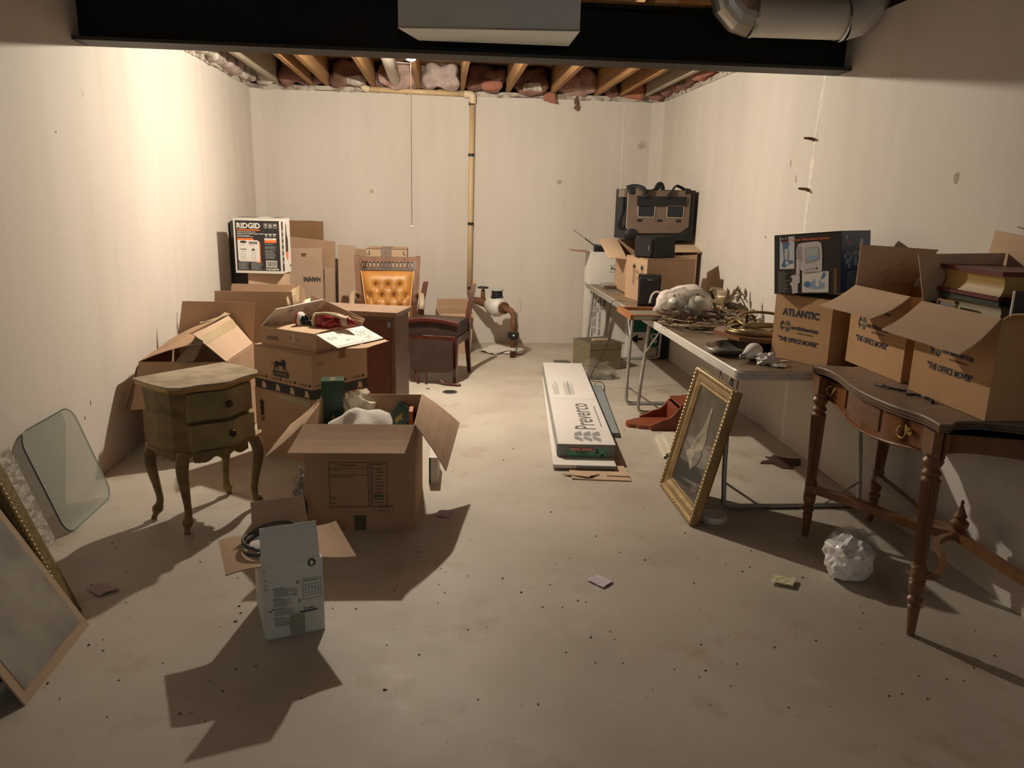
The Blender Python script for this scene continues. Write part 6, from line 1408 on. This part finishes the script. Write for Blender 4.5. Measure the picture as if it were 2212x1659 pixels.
def leafrow(p, q, n):
    for k in range(n):
        c = p+(q-p)*((k+.5)/n); b.ball(c, .0105, 8, sc=(1, 1, 1)); 
        if k % 2: b.ball(c+nn*.004+(V(0, 0, 0)-c+fp(0, fh_/2))*.012, .0065, 6)
c4 = [fp(-a+.010, .010, .014), fp(a-.010, .010, .014), fp(a-.010, fh_-.010, .014), fp(-a+.010, fh_-.010, .014)]
leafrow(c4[0], c4[1], 26); leafrow(c4[1], c4[2], 34); leafrow(c4[2], c4[3], 26); leafrow(c4[3], c4[0], 34); b.make('leaf_beading', mat('bright_gilt', (.50, .37, .20), .4, .4), t)
pm = mat('engraving_dark', (.075, .07, .058), .25, col2=(.16, .145, .115), vs=5, spec=.5, coat=.6)
b = B(); b.face([fp(-a+.083, .083, -.010), fp(a-.083, .083, -.010), fp(a-.083, fh_-.083, -.010), fp(-a+.083, fh_-.083, -.010)]); pic = b.make('engraving', pm, t)
b = B(); b.hexa([fp(x, y, z) for z in (-.03, -.024) for y in (.01, fh_-.01) for x in (-a+.01, a-.01)]); b.make('backing', mat('brown_backing', (.12, .08, .05), .8), t)
d = Decal(t, fp(0, 0, -.010), xl, up, .0012); F1 = mat('figure_pale', (.38, .34, .26), .5, col2=(.26, .24, .18), vs=14, coat=.6); F2 = mat('figure_mid', (.20, .18, .14), .5, col2=(.13, .12, .095), vs=10, coat=.6); F3 = mat('sea_dark', (.05, .048, .04), .4, coat=.6)
d.poly(F3, [(-.185, .085), (.185, .085), (.185, .20), (.10, .235), (-.02, .25), (-.10, .30), (-.185, .31)], 0)
d.poly(F1, [(.02, .53), (.035, .55), (.045, .53), (.05, .49), (.055, .46), (.065, .42), (.08, .40), (.085, .37), (.075, .33), (.06, .32), (.035, .29), (.02, .22), (.0, .20), (-.06, .235), (-.11, .25), (-.12, .27), (-.08, .285), (-.06, .32), (-.05, .36), (-.02, .40), (.0, .43), (.01, .48)], 1)
d.poly(F2, [(-.02, .25), (.03, .22), (.07, .26), (.085, .31), (.06, .33), (.03, .31), (.0, .30)], 2); d.poly(F2, [(-.06, .29), (-.02, .31), (.01, .36), (-.01, .38), (-.04, .34)], 2)
d.poly(F2, [(.08, .15), (.12, .17), (.165, .16), (.15, .13), (.10, .12)], 1); d.done('picture_print')
t = thing('tub_lid', 'round white tub lid on the floor behind the gilt picture', 'lid', (1.335, 3.43, 0))
b = B(); b.lathe([(.062, 0), (.066, .004), (.066, .028), (.062, .034), (.054, .034), (.052, .030), (.001, .030)], (0, 0, 0), 28); smooth_by_angle(b.make('lid', mat('white_plastic', (.72, .70, .66), .4), t), .8)
# ---- felt, plastic ball, notes
t = thing('felt_scrap', 'dark brown ragged felt scrap on the floor under the near table', 'cloth scrap', (2.03, 4.25, 0))
b = B(); b.prism([(-.12, -.01), (-.05, -.02), (-.02, -.10), (.04, -.115), (.06, -.06), (.12, -.04), (.165, .06), (.10, .07), (.05, .09), (.03, .14), (-.01, .10), (-.04, .11), (-.03, .05), (-.09, .03)], .001, .006); b.make('felt', mat('brown_felt', (.06, .028, .02), .95), t)
t = thing('plastic_bag', 'white crumpled plastic shopping bag balled up under the console table', 'bag', (1.70, 2.83, .0))
PB = mat('white_thin_plastic', (.86, .85, .87), .22, col2=(.80, .79, .81), vs=6, spec=.8, bump=.45, bs=7, bstretch=(1, 1, 3))
from mathutils import noise as _n
def bagball(m, nm, r, c, seed, sc=(1, 1, .95)):
    b = B(); bmesh.ops.create_icosphere(b.b, subdivisions=4, radius=1)
    for v in b.b.verts:
        q = v.co.copy(); f = abs(_n.noise(q*1.7+V(seed, 0, 0)))*.34+abs(_n.noise(q*2.9+V(0, seed, 0)))*.15
        v.co = V(q.x*sc[0], q.y*sc[1], q.z*sc[2])*r*(1.08-f)+Vector(c); v.co.z = max(v.co.z, .001)
    return b.make(nm, m, t)
bagball(PB, 'crumpled_film', .104, (0, 0, .088), 3)
bagball(mat('grey_thin_plastic', (.55, .53, .52), .25, alpha=.38, bump=.6, bs=14), 'outer_film', .105, (.03, .04, .10), 8, (1.05, .8, 1.0))
LIL = mat('lilac_note_paper', (.70, .60, .70), .8); YEL = mat('yellow_paper', (.66, .66, .40), .8)
sheet('sticky_note', [(.595, 2.843, 0), (.649, 2.775, 0), (.702, 2.826, 0), (.646, 2.888, 0)], LIL, 'lilac sticky note on open floor right of the cartons', 'note', .003, .004)
sheet('sticky_note', [(1.349, 2.782, 0), (1.427, 2.74, 0), (1.473, 2.804, 0), (1.388, 2.84, 0)], YEL, 'pale yellow sticky note on the floor left of the plastic bag', 'note', .010, .006)
sheet('sticky_note', [(-1.381, 2.854, 0), (-1.313, 2.798, 0), (-1.254, 2.849, 0), (-1.332, 2.90, 0)], mat('dim_pink_paper', (.50, .38, .40), .8), 'dull pink note on the floor by the gold frame at the left', 'note', .003, .006)

# ================================================================ left foreground: glass sheets and leaning pictures
GLS = mat('tinted_glass', (.44, .46, .41), .15, trans=.0, alpha=.5, spec=.9, coat=.5)
t = thing('glass_sheet', 'smooth rounded glass table top leaning on the left wall', 'glass sheet', (-1.68, 3.60, 0))
lean = V(-.157, 0, .47).normalized(); yv = V(0, 1, 0); M_ = Matrix((( yv.x, lean.x, 1*lean.z, 0), (yv.y, lean.y, 0, 0), (yv.z, lean.z, -lean.x, 0), (0, 0, 0, 1)))
b = B(); b.prism(rnd2(0, .25, .49, .50, .075, 8), 0, .006, M_); b.make('glass', GLS, t)
b = B(); b.tube([M_ @ V(x, y, .003) for x, y in rnd2(0, .25, .49, .50, .075, 8)], .0035, 6, closed=True); b.make('glass_edge', mat('dark_glass_edge', (.05, .075, .065), .2), t)
TG = mat('patterned_glass', (.62, .60, .54), .2, alpha=.75, bump=1.0, bs=16, bstretch=(1, 1.0, 2.2), spec=.9, col2=(.36, .33, .27), vs=26, stretch=(1, 1, 2.2), contrast=(.42, .6))
t = thing('glass_sheet', 'wavy patterned glass sheet leaning between gold frame and smooth glass', 'glass sheet', (-1.71, 3.12, 0))
b = B(); b.prism([(-.36, 0), (.19, 0), (.19, .50), (-.36, .50)], 0, .005, M_); b.make('glass', TG, t)
OLG = mat('olive_gold', (.20, .145, .05), .5, .3, col2=(.13, .095, .035), vs=30, bump=.5, bs=90)
# gold beaded frame
t = thing('mirror_frame', 'wide olive-gold frame with beaded edge leaning at the left wall', 'frame', (-1.33, 2.70, 0))
up2 = V(-.44, .10, 1).normalized(); yv = V(0, -1, 0); nn2 = yv.cross(up2).normalized()
if nn2.x < 0: nn2 = -nn2
yv2 = up2.cross(nn2).normalized()
if yv2.y > 0: yv2 = -yv2
def gp(x, y, z=0): return yv2*x+up2*y+nn2*z   # x towards the camera along the floor
b = B(); Wg, Hg = .80, .98
for prof in ((0, -.02), (0, .02), (.10, .035), (.12, .03)): pass
rings = [[gp(g, g+.003, z), gp(Wg-g, g+.003, z), gp(Wg-g, Hg-g, z), gp(g, Hg-g, z)] for g, z in ((0, -.035), (0, .0), (.03, .012), (.085, .022), (.095, .018), (.105, .022), (.115, .012), (.12, -.01))]
b.loft(rings, False); b.make('moulding', OLG, t)
b = B(); L1 = 48
for k in range(L1): b.ball(gp(.099, .05+k*(Hg-.1)/L1, .026), .0078, 8)
b.make('beading', mat('bead_gold', (.48, .35, .16), .3, .6), t, smooth=True)
B().hexa([gp(x, y, z) for z in (-.035, -.02) for y in (.01, Hg-.01) for x in (.02, Wg-.02)]).make('backing', mat('brown_backing', (.12, .08, .05), .8), t)
# unframed canvas in front
CANV = mat('dusty_canvas', (.34, .315, .27), .6, col2=(.21, .18, .165), vs=4, vd=7, contrast=(.38, .62), bump=.1, bs=90)
CANE = mat('canvas_margin', (.42, .31, .21), .7)
t = thing('canvas_board', 'large dusty unframed picture board leaning in the left foreground', 'picture board', (-1.262, 2.60, 0))
up3 = V(-.55, .0, 1).normalized(); nn3 = V(1, 0, .55).normalized()
def cp(x, y, z=0): return V(-.0, -1, 0)*x+V(.02, 0, 0)*x+up3*y+nn3*z
Wc, Hc = .455, .80
b = B(); b.hexa([cp(x, y, z) for z in (-.006, .0) for y in (.0, Hc) for x in (0, Wc)]); b.make('board', CANE, t)
b = B(); b.hexa([cp(x, y, z) for z in (.0005, .0015) for y in (.035, Hc-.03) for x in (.03, Wc-.035)]); b.make('picture_face', CANV, t)
# ---- floor debris
DEB = mat('dirt_brown', (.10, .06, .035), .9)
b = B(); rr = random.Random(77)
for k in range(230):
    x = rr.uniform(-1.5, 2.0); y = rr.choice((rr.uniform(2.0, 3.3), rr.uniform(2.0, 7.8))); s_ = rr.uniform(.0012, .0040)
    if rr.random() < .12: s_ *= 1.8
    n_ = rr.randint(4, 6); pts = [(x+s_*rr.uniform(.6, 1.5)*math.cos(2*PI*i/n_), y+s_*rr.uniform(.5, 1.1)*math.sin(2*PI*i/n_)) for i in range(n_)]
    b.prism(pts, .0003, rr.uniform(.0015, .004))
tag(b.make('floor_debris', DEB), 'dark crumbs of dirt scattered over the concrete floor', 'debris', kind='stuff')
